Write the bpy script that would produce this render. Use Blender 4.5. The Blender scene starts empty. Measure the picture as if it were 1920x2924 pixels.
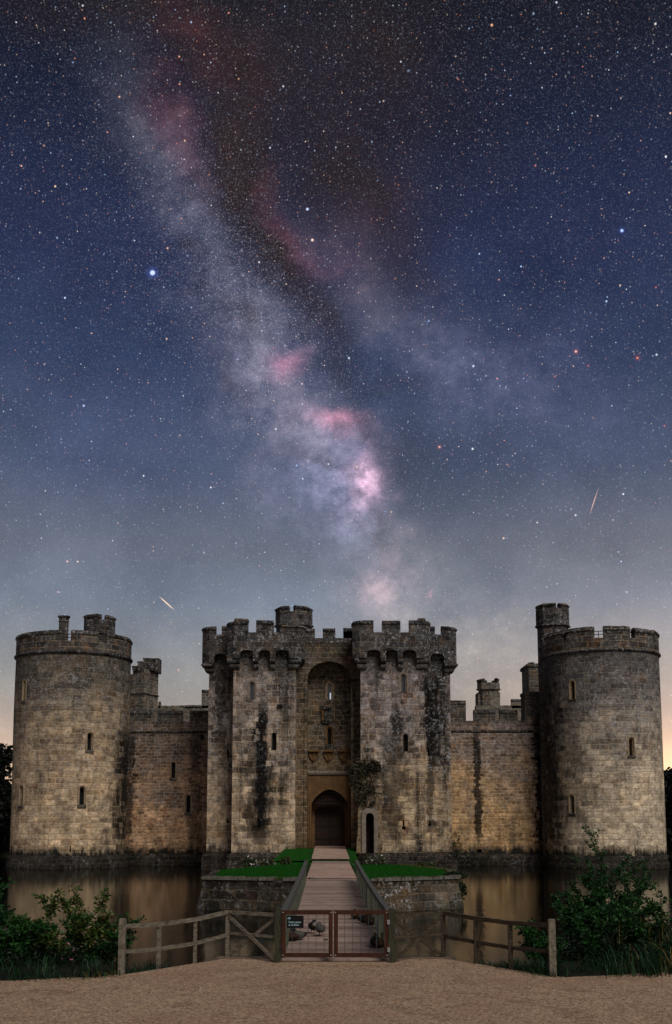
import bpy, bmesh, math, random
from mathutils import Vector, Matrix, noise
random.seed(7)
S = bpy.context.scene
COL = S.collection
PI = math.pi
# ------------------------------------------------------------------ camera
F, TH, EYE = 3100.0, math.radians(7.6), 3.8
PX, PY = 960.0, 1919.0
ct, st = math.cos(TH), math.sin(TH)
def ray(x, y):
    u = (x-PX)/F; v = -(y-PY)/F
    return (u, ct - v*st, st + v*ct)
def W(x, y, Y):
    d = ray(x, y); t = Y/d[1]
    return d[0]*t, EYE + d[2]*t
def G(x, y, z):
    d = ray(x, y); t = (z-EYE)/d[2]
    return d[0]*t, d[1]*t
def X(x, y, Y): return W(x, y, Y)[0]
def Z(y, Y, x=960): return W(x, y, Y)[1]
cam = bpy.data.cameras.new('camera'); co = bpy.data.objects.new('camera', cam); COL.objects.link(co)
co.location = (0, 0, EYE); co.rotation_euler = (PI/2+TH, 0, 0)
cam.sensor_fit = 'VERTICAL'; cam.sensor_height = 36; cam.lens = 36*F/2924
cam.shift_y = (PY-1462)/2924; cam.clip_start = .5; cam.clip_end = 3000
S.camera = co
S.view_settings.view_transform = 'Standard'; S.view_settings.look = 'None'
S.view_settings.exposure = 0; S.view_settings.gamma = 1
S.render.resolution_x = 672; S.render.resolution_y = 1024

def lin(c):
    c /= 255.0
    return c/12.92 if c <= .04045 else ((c+.055)/1.055)**2.4
def hx(s): return tuple(lin(int(s[i:i+2], 16)) for i in (0, 2, 4)) + (1,)

# ------------------------------------------------------------------ node helper
class NT:
    def __init__(s, nt): s.nt = nt; nt.nodes.clear()
    def n(s, t, **k):
        o = s.nt.nodes.new(t)
        for a, b in k.items(): setattr(o, a, b)
        return o
    def put(s, i, v):
        if hasattr(v, 'links') or hasattr(v, 'is_linked'): s.nt.links.new(v, i)
        elif isinstance(v, (tuple, list)):
            n = len(i.default_value)
            i.default_value = tuple(v)[:n] if len(v) >= n else tuple(v)+(1,)
        else:
            try: i.default_value = v
            except Exception: i.default_value = (v,)*len(i.default_value)
    def m(s, op, a, b=0.0, c=0.0, clamp=False):
        o = s.n('ShaderNodeMath', operation=op, use_clamp=clamp)
        for i, v in zip(o.inputs, (a, b, c)): s.put(i, v)
        return o.outputs[0]
    def vm(s, op, a, b=(0, 0, 0), sc=None):
        o = s.n('ShaderNodeVectorMath', operation=op)
        s.put(o.inputs[0], a); s.put(o.inputs[1], b)
        if sc is not None: s.put(o.inputs[3], sc)
        return o.outputs['Value'] if op in ('DOT_PRODUCT', 'LENGTH') else o.outputs[0]
    def mix(s, f, a, b, mode='MIX', clamp=False):
        o = s.n('ShaderNodeMix', data_type='RGBA', blend_type=mode, clamp_result=clamp)
        s.put(o.inputs[0], f); s.put(o.inputs[6], a); s.put(o.inputs[7], b)
        return o.outputs[2]
    def noise(s, v, sc, det=4, rough=.55, col=False, dist=0):
        o = s.n('ShaderNodeTexNoise'); s.put(o.inputs['Vector'], v)
        o.inputs['Scale'].default_value = sc; o.inputs['Detail'].default_value = det
        o.inputs['Roughness'].default_value = rough; o.inputs['Distortion'].default_value = dist
        return o.outputs[1 if col else 0]
    def map(s, v, a, b, c=0.0, d=1.0, smooth=False):
        o = s.n('ShaderNodeMapRange', interpolation_type='SMOOTHSTEP' if smooth else 'LINEAR')
        for i, q in enumerate((v, a, b, c, d)): s.put(o.inputs[i], q)
        return o.outputs[0]
    def ramp(s, v, stops, interp='LINEAR'):
        o = s.n('ShaderNodeValToRGB'); o.color_ramp.interpolation = interp
        e = o.color_ramp.elements
        while len(e) < len(stops): e.new(.5)
        for q, (p, c) in zip(e, stops): q.position = p; q.color = c if len(c) == 4 else tuple(c)+(1,)
        s.put(o.inputs[0], v); return o.outputs[0]
    def sep(s, v):
        o = s.n('ShaderNodeSeparateXYZ'); s.put(o.inputs[0], v); return o.outputs
    def comb(s, x, y, z=0.0):
        o = s.n('ShaderNodeCombineXYZ')
        for i, v in zip(o.inputs, (x, y, z)): s.put(i, v)
        return o.outputs[0]
    def scale(s, v, xyz): return s.vm('MULTIPLY', v, xyz)
    def bump(s, h, st_=.5, d=.05):
        o = s.n('ShaderNodeBump'); o.inputs['Strength'].default_value = st_; o.inputs['Distance'].default_value = d
        s.put(o.inputs['Height'], h); return o.outputs[0]
    def out(s, col, rough=.85, normal=None, metal=0, spec=.3, **k):
        p = s.n('ShaderNodeBsdfPrincipled'); s.put(p.inputs['Base Color'], col); s.put(p.inputs['Roughness'], rough)
        p.inputs['Metallic'].default_value = metal; p.inputs['Specular IOR Level'].default_value = spec
        if normal is not None: s.put(p.inputs['Normal'], normal)
        for a, b in k.items(): s.put(p.inputs[a], b)
        o = s.n('ShaderNodeOutputMaterial'); s.nt.links.new(p.outputs[0], o.inputs[0]); return p
def newmat(name):
    m = bpy.data.materials.new(name); m.use_nodes = True
    return m, NT(m.node_tree)

# ------------------------------------------------------------------ world: night sky with the milky way
def build_world():
    w = bpy.data.worlds.new('World'); S.world = w; w.use_nodes = True
    n = NT(w.node_tree)
    D = n.n('ShaderNodeTexCoord').outputs['Generated']
    D = n.vm('NORMALIZE', D)
    dz = n.sep(D)[2]
    f = n.m('MAXIMUM', n.vm('DOT_PRODUCT', D, (0, ct, st)), .12)
    K = 1.2285
    u = n.m('DIVIDE', n.vm('DOT_PRODUCT', D, (1, 0, 0)), f)
    v = n.m('DIVIDE', n.vm('DOT_PRODUCT', D, (0, -st, ct)), f)
    xd = n.m('MULTIPLY_ADD', u, F/K/1000, PX/K/1000)
    yd = n.m('MULTIPLY_ADD', v, -F/K/1000, PY/K/1000)
    P = n.comb(xd, yd)
    wn = n.vm('SUBTRACT', n.noise(P, 3.2, 7, .62, col=True), (.5, .5, .5))
    Pw = n.vm('ADD', P, n.vm('MULTIPLY', wn, (.30, .30, 0)))
    wn2 = n.vm('SUBTRACT', n.noise(P, 9, 5, .62, col=True), (.5, .5, .5))
    Pw = n.vm('ADD', Pw, n.vm('MULTIPLY', wn2, (.07, .07, 0)))
    # elevation of a column pixel -> Dz
    def ez(y): return math.sin(TH + math.atan((PY/K-y)*K/F))
    rows = [(1990, '5a4a42'), (1909, 'd0ac84'), (1800, 'c0a88e'), (1700, 'ada096'), (1600, '999896'), (1500, '858b93'),
            (1400, '727d8e'), (1280, '646c7c'), (1100, '47526a'), (850, '2f3c5a'), (600, '262f4e'), (300, '1b2239'), (0, '151822'), (-500, '10142a')]
    st_ = [((ez(y)+.1)/1.1, hx(c)) for y, c in rows]
    st_ = [(0, (.02, .018, .016, 1))] + st_ + [(1, hx('121830'))]
    base = n.ramp(n.m('DIVIDE', n.m('ADD', dz, .1), 1.1), st_)
    def blob(vec, cx, cy, sx, sy, rot=0, kind='QUADRATIC_SPHERE'):
        mp = n.n('ShaderNodeMapping', vector_type='TEXTURE')
        n.put(mp.inputs[0], vec); mp.inputs['Location'].default_value = (cx/1000, cy/1000, 0)
        mp.inputs['Rotation'].default_value = (0, 0, math.radians(rot)); mp.inputs['Scale'].default_value = (sx/1000, sy/1000, 1)
        g = n.n('ShaderNodeTexGradient', gradient_type=kind); n.put(g.inputs[0], mp.outputs[0]); return g.outputs[1]
    col = base
    # warm light low on the horizon
    for cx, cy, sx, sy, c, a in [(1620, 1800, 620, 420, 'ffc49c', .55), (1640, 1830, 300, 170, 'ffd488', .8), (-80, 1800, 420, 300, 'ffc8a0', .25),
                                 (1500, 1450, 900, 420, 'c8a890', .16), (1180, 1600, 620, 260, 'd8a888', .16), (300, 1050, 900, 500, '6878c0', .05)]:
        col = n.mix(n.m('MULTIPLY', blob(P, cx, cy, sx, sy), a), col, hx(c), 'ADD')
    # glow of the band
    tex = n.map(n.noise(P, 5.5, 8, .7), .32, .68, .1, 1.75)
    tex = n.m('MULTIPLY', tex, n.map(n.noise(P, 24, 5, .75), .35, .65, .6, 1.4))
    def add(cx, cy, sx, sy, rot, c, a, vec=Pw):
        nonlocal col
        col = n.mix(n.m('MULTIPLY', n.m('MULTIPLY', blob(vec, cx, cy, sx, sy, rot), tex), a), col, hx(c), 'ADD')
    for q in [(280, 180, 340, 170, 65, '8c8898', .07), (360, 330, 360, 160, 62, '98949f', .14), (430, 500, 320, 160, 60, 'a0a0b4', .24), (530, 690, 300, 180, 55, 'a8a6b8', .27),
              (620, 860, 320, 200, 58, 'b0a8b8', .26), (690, 1030, 280, 210, 50, 'b0a8b8', .26), (750, 1165, 210, 180, 50, 'a8a8d0', .60), (790, 1270, 260, 150, 40, 'a0a4c0', .20),
              (920, 1370, 220, 220, 60, 'b8a4a0', .24), (1010, 1470, 320, 240, 50, 'b4a898', .24), (1160, 1520, 220, 280, 80, 'b4a490', .2),
              (740, 560, 320, 170, 55, '94807c', .12), (880, 690, 300, 190, 48, '8c8488', .15), (1000, 800, 340, 230, 40, '888490', .15), (1150, 880, 420, 250, 20, '8080a4', .18),
              (850, 1050, 190, 110, 60, '8a84a0', .22), (470, 60, 280, 160, 30, '6a5050', .12), (1350, 950, 450, 300, 20, '6c6c90', .12), (200, 1000, 500, 400, 20, '6070a8', .06)]:
        add(*q)
    for q in [(470, 70, 260, 150, 50, '904038', .22), (400, 250, 280, 100, 66, '984848', .15), (440, 400, 220, 80, 66, '904a40', .16), (560, 250, 300, 150, 60, '703830', .10), (820, 520, 240, 160, 60, '804840', .10), (610, 450, 85, 70, 60, 'b06050', .28), (670, 550, 150, 75, 75, 'a85050', .28),
              (740, 610, 130, 90, 20, '9c5058', .22), (670, 845, 75, 70, 60, 'c87088', .36), (750, 985, 120, 60, 10, 'd87888', .42), (710, 985, 170, 100, 30, 'a07890', .22), (880, 420, 260, 120, 50, '704040', .10),
              (818, 1165, 115, 120, 95, 'e0acc8', .8), (825, 1150, 75, 95, 95, 'f0c0d0', .7), (900, 1370, 160, 120, 90, 'c08890', .28), (850, 1060, 130, 80, 60, '986878', .22), (1015, 1385, 16, 16, 0, 'd890a0', .5)]:
        add(*q)
    # dark rift: less light where dust lies in front
    def dark(cx, cy, sx, sy, rot, a):
        nonlocal col
        col = n.mix(n.m('MULTIPLY', blob(Pw, cx, cy, sx, sy, rot), a, clamp=True), col, (.0235, .0150, .0155, 1))
    for q in [(560, 140, 420, 260, 62, .95), (300, 20, 420, 160, 5, .55), (540, 330, 340, 170, 68, 1.1), (560, 460, 300, 160, 66, 1.1), (650, 620, 290, 140, 58, 1.0), (800, 380, 480, 300, 60, .85), (900, 150, 520, 340, 50, .75), (860, 480, 240, 150, 60, .6),
              (740, 720, 240, 120, 52, .6), (780, 850, 220, 100, 70, .34), (830, 1020, 130, 70, 50, .4), (720, 1090, 210, 50, 15, .45), (930, 1100, 130, 220, 20, .26), (1400, 60, 500, 200, 0, .15), (60, 30, 300, 120, 0, .4),
              (430, 590, 80, 40, 30, .6), (860, 1250, 150, 45, 60, .34), (570, 750, 130, 70, 60, .5), (980, 620, 280, 110, 40, .35), (900, 900, 220, 90, 10, .25), (540, 890, 110, 50, 50, .34), (480, 660, 60, 90, 20, .3)]:
        dark(*q)
    col = n.mix(.45, col, n.mix(1.0, col, n.ramp(n.noise(P, 2.2, 6, .65), [(.3, (.45, .45, .5)), (.7, (1.7, 1.6, 1.5))]), 'MULTIPLY'))
    # stars
    dens = n.m('ADD', blob(Pw, 560, 700, 900, 330, 58), .35)
    hor = n.map(dz, .10, .36, .6, 1)
    def stars(scale, rad, gain, seed, hot=.5):
        nonlocal col
        vo = n.n('ShaderNodeTexVoronoi', feature='F1', voronoi_dimensions='3D')
        n.put(vo.inputs['Vector'], n.vm('ADD', D, (seed, seed*.37, -seed))); vo.inputs['Scale'].default_value = scale
        d = vo.outputs['Distance']; rc = n.sep(vo.outputs['Color'])
        core = n.m('POWER', n.map(d, 0.0, rad*scale, 1, 0), 2.0)
        br = n.m('POWER', rc[0], 4.5)
        tint = n.ramp(rc[1], [(0, (1, .32, .16)), (.3, (1, .66, .45)), (.6, (.9, .95, 1)), (1, (.40, .62, 1))])
        a = n.m('MULTIPLY', n.m('MULTIPLY', core, br), n.m('MULTIPLY', hor, gain))
        col = n.mix(a, col, tint, 'ADD')
    stars(400, .00085, .9, 3.1); stars(200, .00085, 2.0, 7.7); stars(85, .00115, 3.9, 1.3); stars(34, .0016, 7, 11.9)
    fine = n.map(n.noise(D, 800, 2, .9), .54, .74, 0, 1)
    col = n.mix(n.m('MULTIPLY', n.m('MULTIPLY', fine, dens), .30), col, (.75, .8, 1, 1), 'ADD')
    for x, y, s_, a, c in [(355, 634, 8, 9, 'd0e0ff'), (355, 634, 24, .6, '6080ff'), (715, 486, 5, 5, 'd0e0ff'), (1446, 536, 5.5, 6, 'b8d0ff'), (1446, 536, 14, .4, '6080ff'), (195, 943, 4, 4, 'c0d8ff'), (390, 577, 4, 3, 'ffc0a0'), (278, 225, 4, 3, 'ffc8a0'),
                        (1339, 817, 4.5, 4, 'ffb890'), (1482, 832, 4, 3, 'ff9860'), (1022, 1039, 4, 3, 'ffc0a0'), (1171, 1251, 4, 3, 'ffd0b0'), (157, 1305, 4, 3, 'ffb8b0'), (430, 327, 3.5, 3, 'ffd0a0'),
                        (135, 1376, 3.5, 2, 'ffc0b0'), (1530, 1479, 5, 5, 'd0dcff'), (997, 746, 4, 2, 'a0c0ff'), (830, 1085, 3.5, 3, 'ffd090'), (690, 1082, 3.5, 2.5, 'a0c8ff'), (553, 835, 3.5, 2, 'b0d0ff'), (1156, 880, 3.5, 2.5, 'ffb0a0'),
                        (1457, 1376, 3, 2, 'd0e0ff'), (883, 237, 3, 2, 'd0e0ff'), (1187, 222, 3, 2.5, 'a8c8ff'), (1065, 184, 3.5, 2, 'ff9070'), (910, 1190, 3.5, 2, 'ffc080'), (1295, 1357, 3, 1.6, 'd0e0ff'), (345, 890, 3, 1.6, 'ffc0b0'), (1339, 817, 12, .35, 'ff8050'), (1482, 832, 12, .35, 'ff6030'), (1022, 1039, 11, .3, 'ff8070'), (1368, 850, 4, 1.6, 'ff7050'), (1290, 875, 4, 1.4, 'ff9070'), (1545, 990, 4, 1.6, 'ff8060'), (1525, 668, 4, 1.6, 'ff8060'), (1180, 1080, 4, 1.2, 'ff9070'), (1245, 385, 4, 1.8, 'ffa080'), (1160, 650, 4, 1.6, 'ffb090'), (532, 30, 4, 2, 'ffb090'), (170, 145, 4, 1.6, 'b0c8ff'), (865, 330, 3.5, 1.6, 'c0d8ff')]:
        col = n.mix(n.m('MULTIPLY', blob(P, x, y, s_, s_), a*.5), col, hx(c), 'ADD')
    col = n.mix(n.m('MULTIPLY', blob(P, 388, 1402, 30, 1.8, 42), 4), col, hx('ffd0a0'), 'ADD')
    col = n.mix(n.m('MULTIPLY', blob(P, 1381, 1166, 46, 1.5, -72), 1.6), col, hx('ffc0a8'), 'ADD')
    bg = n.n('ShaderNodeBackground'); n.put(bg.inputs[0], col); bg.inputs[1].default_value = 1.0
    o = n.n('ShaderNodeOutputWorld'); n.nt.links.new(bg.outputs[0], o.inputs[0])
build_world(); S.world.cycles.sampling_method = 'MANUAL'; S.world.cycles.sample_map_resolution = 128
sun = bpy.data.lights.new('sun', 'SUN'); sun.energy = 1.95; sun.angle = math.radians(28); sun.color = (1, .95, .89)
so = bpy.data.objects.new('sun', sun); COL.objects.link(so)
so.rotation_euler = Vector((-.34, .64, -.69)).to_track_quat('-Z', 'Y').to_euler()

# ------------------------------------------------------------------ mesh helpers
class MB:
    def __init__(s): s.v = []; s.f = []; s.mi = []
    def add(s, vs, fs, mi=0):
        b = len(s.v); s.v += [tuple(p) for p in vs]; s.f += [tuple(b+i for i in f) for f in fs]; s.mi += [mi]*len(fs)
    def box(s, x0, x1, y0, y1, z0, z1, mi=0, j=0):
        vs = [(x, y, z) for z in (z0, z1) for y in (y0, y1) for x in (x0, x1)]
        if j: vs = [tuple(c+random.uniform(-j, j) for c in p) for p in vs]
        s.add(vs, [(0, 2, 3, 1), (4, 5, 7, 6), (0, 1, 5, 4), (1, 3, 7, 5), (3, 2, 6, 7), (2, 0, 4, 6)], mi)
    def prism(s, pts, z0, z1, mi=0):
        n = len(pts)
        s.add([(x, y, z0) for x, y in pts]+[(x, y, z1) for x, y in pts],
              [tuple(range(n))[::-1], tuple(range(n, 2*n))]+[(i, (i+1) % n, n+(i+1) % n, n+i) for i in range(n)], mi)
    def yprism(s, pts, y0, y1, mi=0):          # outline in xz, pushed along y
        n = len(pts)
        s.add([(x, y0, z) for x, z in pts]+[(x, y1, z) for x, z in pts],
              [tuple(range(n))[::-1], tuple(range(n, 2*n))]+[(i, (i+1) % n, n+(i+1) % n, n+i) for i in range(n)], mi)
    def yring(s, a, b, y0, y1, mi=0):          # closed outlines a (outer) and b (inner), same count
        n = len(a)
        vs = [(x, y0, z) for x, z in a]+[(x, y0, z) for x, z in b]+[(x, y1, z) for x, z in a]+[(x, y1, z) for x, z in b]
        fs = []
        for i in range(n):
            k = (i+1) % n
            fs += [(i, k, n+k, n+i), (2*n+i, 3*n+i, 3*n+k, 2*n+k), (i, 2*n+i, 2*n+k, k), (n+i, n+k, 3*n+k, 3*n+i)]
        s.add(vs, fs, mi)
    def sweep(s, pts, prof, closed=False, mi=0, j=0):
        n = len(pts); m = len(prof); rings = []
        for i in range(n):
            p = Vector(pts[i])
            a = Vector(pts[(i-1) % n]) if (closed or i > 0) else None
            b = Vector(pts[(i+1) % n]) if (closed or i < n-1) else None
            ns = []
            if a is not None: d = (p-a).normalized(); ns.append(Vector((d.y, -d.x)))
            if b is not None: d = (b-p).normalized(); ns.append(Vector((d.y, -d.x)))
            if len(ns) == 2:
                q = (ns[0]+ns[1]).normalized(); q = q/max(.35, q.dot(ns[0]))
            else: q = ns[0]
            jj = random.uniform(-j, j)
            rings.append([(p.x+q.x*o, p.y+q.y*o, z+jj*(1 if k else 1)) for k, (o, z) in enumerate(prof)])
        vs = [v for r in rings for v in r]; fs = []
        for i in range(n if closed else n-1):
            k = (i+1) % n
            for a in range(m):
                b = (a+1) % m
                fs.append((i*m+a, i*m+b, k*m+b, k*m+a))
        if not closed: fs += [tuple(range(m)), tuple(range((n-1)*m, n*m))[::-1]]
        s.add(vs, fs, mi)
    def tube(s, pts, rs, n=6, mi=0, cap=True):
        rings = []; up0 = Vector((0, 0, 1))
        pts = [Vector(p) for p in pts]
        if not isinstance(rs, (list, tuple)): rs = [rs]*len(pts)
        for i, p in enumerate(pts):
            d = (pts[min(i+1, len(pts)-1)]-pts[max(i-1, 0)])
            d = d.normalized() if d.length > 1e-9 else Vector((0, 0, 1))
            a = d.cross(up0 if abs(d.z) < .95 else Vector((1, 0, 0))).normalized(); b = d.cross(a)
            rings += [tuple(p+a*math.cos(2*PI*k/n)*rs[i]+b*math.sin(2*PI*k/n)*rs[i]) for k in range(n)]
        fs = [(i*n+k, i*n+(k+1) % n, (i+1)*n+(k+1) % n, (i+1)*n+k) for i in range(len(pts)-1) for k in range(n)]
        if cap: fs += [tuple(range(n))[::-1], tuple(range((len(pts)-1)*n, len(pts)*n))]
        s.add(rings, fs, mi)
    def lathe(s, prof, n=64, c=(0, 0), mi=0):
        vs = [(c[0]+r*math.sin(2*PI*k/n), c[1]-r*math.cos(2*PI*k/n), z) for r, z in prof for k in range(n)]
        m = len(prof)
        fs = [(i*n+k, i*n+(k+1) % n, (i+1)*n+(k+1) % n, (i+1)*n+k) for i in range(m-1) for k in range(n)]
        fs += [tuple(range(n))[::-1], tuple(range((m-1)*n, m*n))]
        s.add(vs, fs, mi)
    def build(s, name, mats, parent=None, smooth=False, loc=None, fix=True):
        me = bpy.data.meshes.new(name); me.from_pydata(s.v, [], s.f)
        if not isinstance(mats, (list, tuple)): mats = [mats]
        for m in mats: me.materials.append(m)
        me.polygons.foreach_set('material_index', s.mi)
        if fix:
            bm = bmesh.new(); bm.from_mesh(me); bmesh.ops.recalc_face_normals(bm, faces=bm.faces); bm.to_mesh(me); bm.free()
        if smooth: me.polygons.foreach_set('use_smooth', [True]*len(me.polygons))
        me.update()
        o = bpy.data.objects.new(name, me); COL.objects.link(o)
        if loc: o.location = loc
        if parent: o.parent = parent
        return o
def tag(o, label, cat, group=None):
    o['label'] = label; o['category'] = cat
    if group: o['group'] = group
    return o
def kind(o, k, label=None, cat=None):
    o['kind'] = k
    if label: o['label'] = label; o['category'] = cat
    return o
def empty(name, loc, label, cat, group=None, rz=0):
    o = bpy.data.objects.new(name, None); COL.objects.link(o); o.location = loc; o.rotation_euler[2] = rz
    o.empty_display_size = .3
    return tag(o, label, cat, group)
def cut(o, cutter_mb):
    c = cutter_mb.build('cutter', [], None)
    md = o.modifiers.new('b', 'BOOLEAN'); md.operation = 'DIFFERENCE'; md.solver = 'EXACT'; md.object = c
    bpy.context.view_layer.update()
    # cutters are given in the same local space as o
    c.matrix_world = o.matrix_world; bpy.context.view_layer.update()
    dg = bpy.context.evaluated_depsgraph_get()
    me = bpy.data.meshes.new_from_object(o.evaluated_get(dg))
    o.modifiers.clear(); old = o.data; o.data = me; me.name = old.name
    bpy.data.objects.remove(c)
def soften(o, w=.02):
    md = o.modifiers.new('bevel', 'BEVEL'); md.width = w; md.segments = 1; md.limit_method = 'ANGLE'; return o

# ------------------------------------------------------------------ stone
def stone(name, mode='flat', R=4.5, lo=('6e5438', 'a58a66'), hi=('4e4c46', '85827a'), zsplit=(4, 15), dark=1.0, bw=.62, rh=.30,
          lichen=.5, streaks=(), base=1.0, mortar=1.35, ms=.042, mk=1.0, rag_=1.5, runk=.55, top=None, warm=.5, seed=0):
    m, n = newmat(name)
    O = n.n('ShaderNodeTexCoord').outputs['Object']; P = n.n('ShaderNodeNewGeometry').outputs['Position']
    ox, oy, oz = n.sep(O)
    if mode == 'round': u = n.m('MULTIPLY', n.m('ARCTAN2', ox, n.m('MULTIPLY', oy, -1)), R)
    else: u = n.m('ADD', ox, oy)
    uv = n.comb(u, oz, seed)
    wob = n.vm('SUBTRACT', n.noise(P, 1.3, 3, .6, col=True), (.5, .5, .5))
    wob2 = n.vm('SUBTRACT', n.noise(P, 5, 3, .6, col=True), (.5, .5, .5))
    uvw = n.vm('ADD', n.vm('ADD', uv, n.vm('MULTIPLY', wob, (.30, .16, 0))), n.vm('MULTIPLY', wob2, (.09, .07, 0)))
    def brick(w, h, ms):
        b = n.n('ShaderNodeTexBrick'); n.put(b.inputs['Vector'], uvw)
        b.inputs['Color1'].default_value = (0, 0, 0, 1); b.inputs['Color2'].default_value = (1, 1, 1, 1); b.inputs['Mortar'].default_value = (.5, .5, .5, 1)
        b.inputs['Scale'].default_value = 1; b.inputs['Mortar Size'].default_value = ms; b.inputs['Mortar Smooth'].default_value = .5
        b.inputs['Brick Width'].default_value = w; b.inputs['Row Height'].default_value = h; b.offset = .43; b.squash = .7; b.squash_frequency = 3
        return b.outputs
    b = brick(bw, rh, ms)
    rnd = b[0]; mor = b[1]
    big = n.noise(P, .32, 5, .6); med = n.noise(n.vm('ADD', P, (seed*3.1, 5, 9)), 1.1, 5, .65); fin = n.noise(P, 4.2, 5, .85); spk = n.noise(n.vm('ADD', P, (5, 2, 8)), 4.5, 5, .9)
    ero = n.noise(n.scale(P, (.8, .8, 3.2)), 1.6, 6, .75)
    pz = n.sep(P)[2]; px = n.sep(P)[0]
    hz = n.map(n.m('ADD', pz, n.m('MULTIPLY', n.m('SUBTRACT', big, .5), 14)), zsplit[0], zsplit[1], 0, 1, True)
    cl = n.mix(rnd, hx(lo[0]), hx(lo[1])); ch = n.mix(rnd, hx(hi[0]), hx(hi[1]))
    col = n.mix(hz, cl, ch)
    # warm iron-stained and grey-violet patches
    col = n.mix(n.m('MULTIPLY', n.map(med, .52, .70), warm), col, hx('8a5f34'))
    col = n.mix(n.map(n.noise(n.vm('ADD', P, (31, 7, seed)), .8, 4, .6), .56, .72, 0, .5), col, hx('74686a'))
    # damp dark patches of algae
    dk = n.map(n.noise(n.scale(n.vm('ADD', P, (3, 1, seed*7)), (1, 1, .55)), .9, 6, .72), .50, .66, 0, .62*dark)
    col = n.mix(dk, col, hx('2a2620'))
    col = n.mix(1.0, col, n.ramp(fin, [(.32, (.34, .33, .32)), (.46, (.85, .84, .83)), (.54, (1.08, 1.07, 1.06)), (.70, (1.75, 1.74, 1.72))]), 'MULTIPLY')
    col = n.mix(1.0, col, n.ramp(ero, [(.30, (.48, .46, .45)), (.44, (.92, .91, .9)), (.56, (1.06, 1.06, 1.06)), (.72, (1.55, 1.54, 1.52))]), 'MULTIPLY')
    ic = n.noise(n.vm('ADD', P, (17, 3, seed)), .55, 4, .65)
    col = n.mix(1.0, col, n.ramp(ic, [(.32, (.66, .68, .70)), (.5, (1, 1, 1)), (.68, (1.34, 1.28, 1.2))]), 'MULTIPLY')
    run = n.noise(n.vm('ADD', n.scale(P, (1.25, 1.25, .13)), (seed*2.3, 4, 1)), 1.0, 6, .72)
    col = n.mix(n.m('MULTIPLY', n.map(run, .52, .66), .72*runk), col, hx('1c1814'))
    col = n.mix(n.m('MULTIPLY', n.map(run, .44, .36), .35*runk), col, n.mix(1.0, col, (1.6, 1.58, 1.55, 1), 'MULTIPLY'))
    # pale lime joints
    col = n.mix(n.m('MULTIPLY', mor, n.map(n.noise(P, 3.1, 4, .7), .40, .60, .05, .9*mk)), col, n.mix(1.0, n.mix(.45, col, hx('b09878')), (mortar, mortar, mortar, 1), 'MULTIPLY'))
    # lichen
    lm = n.m('MULTIPLY', n.map(spk, .54, .60), n.map(n.noise(n.vm('ADD', P, (9, 9, seed)), .8, 5, .7), .40, .56))
    lm = n.m('MULTIPLY', lm, n.m('MULTIPLY', n.map(hz, 0, 1, .35, 1), lichen), clamp=True)
    col = n.mix(lm, col, hx('b8b8ba'))
    rag = n.m('MULTIPLY', n.m('SUBTRACT', n.noise(n.scale(P, (1.6, 1.6, .6)), 1.1, 7, .8), .5), 2.4*rag_)
    for (x0, w, z1, z0, a) in streaks:
        d = n.m('DIVIDE', n.m('ABSOLUTE', n.m('SUBTRACT', px, x0)), w)
        d = n.m('ADD', n.m('ADD', d, rag), n.m('MULTIPLY', n.m('SUBTRACT', rnd, .5), .9))
        k = n.map(d, .55, 1.2, 1, 0, True)
        k = n.m('MULTIPLY', k, n.map(pz, z0-.8, z0+1.2)); k = n.m('MULTIPLY', k, n.map(pz, z1-1.5, z1+1.0, 1, 0))
        col = n.mix(n.m('MULTIPLY', k, a), col, hx('120e0b'))
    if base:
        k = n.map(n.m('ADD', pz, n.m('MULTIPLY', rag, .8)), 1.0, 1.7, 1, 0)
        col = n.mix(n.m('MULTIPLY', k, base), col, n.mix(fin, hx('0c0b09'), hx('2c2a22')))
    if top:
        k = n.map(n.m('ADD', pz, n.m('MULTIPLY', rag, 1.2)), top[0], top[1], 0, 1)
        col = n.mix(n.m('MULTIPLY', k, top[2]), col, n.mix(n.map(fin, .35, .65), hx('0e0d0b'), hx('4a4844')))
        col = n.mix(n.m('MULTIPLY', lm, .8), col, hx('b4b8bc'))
    h = n.m('ADD', n.m('MULTIPLY', mor, -.7), n.m('ADD', n.m('MULTIPLY', fin, .5), n.m('MULTIPLY', rnd, .25)))
    n.out(col, .92, n.bump(h, .8, .05), spec=.15)
    return m
def plain(name, c1, c2, sc=8, rough=.8, b=.3, stretch=(1, 1, 1), metal=0, spec=.3, th=(.3, .7)):
    m, n = newmat(name); O = n.n('ShaderNodeTexCoord').outputs['Object']
    f = n.noise(n.scale(O, stretch), sc, 6, .7)
    col = n.mix(n.map(f, th[0], th[1]), hx(c1), hx(c2))
    n.out(col, rough, n.bump(f, b, .02), metal=metal, spec=spec); return m
def leafmat(name, cols, rough=.6, sc=.9):
    m, n = newmat(name); P = n.n('ShaderNodeNewGeometry').outputs['Position']
    g = n.n('ShaderNodeNewGeometry').outputs['Random Per Island']
    c = n.ramp(n.m('ADD', n.m('MULTIPLY', g, .6), n.m('MULTIPLY', n.noise(P, sc, 3), .5)), [(i/(len(cols)-1), hx(c)) for i, c in enumerate(cols)])
    p = n.out(c, rough, spec=.25)
    return m

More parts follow.
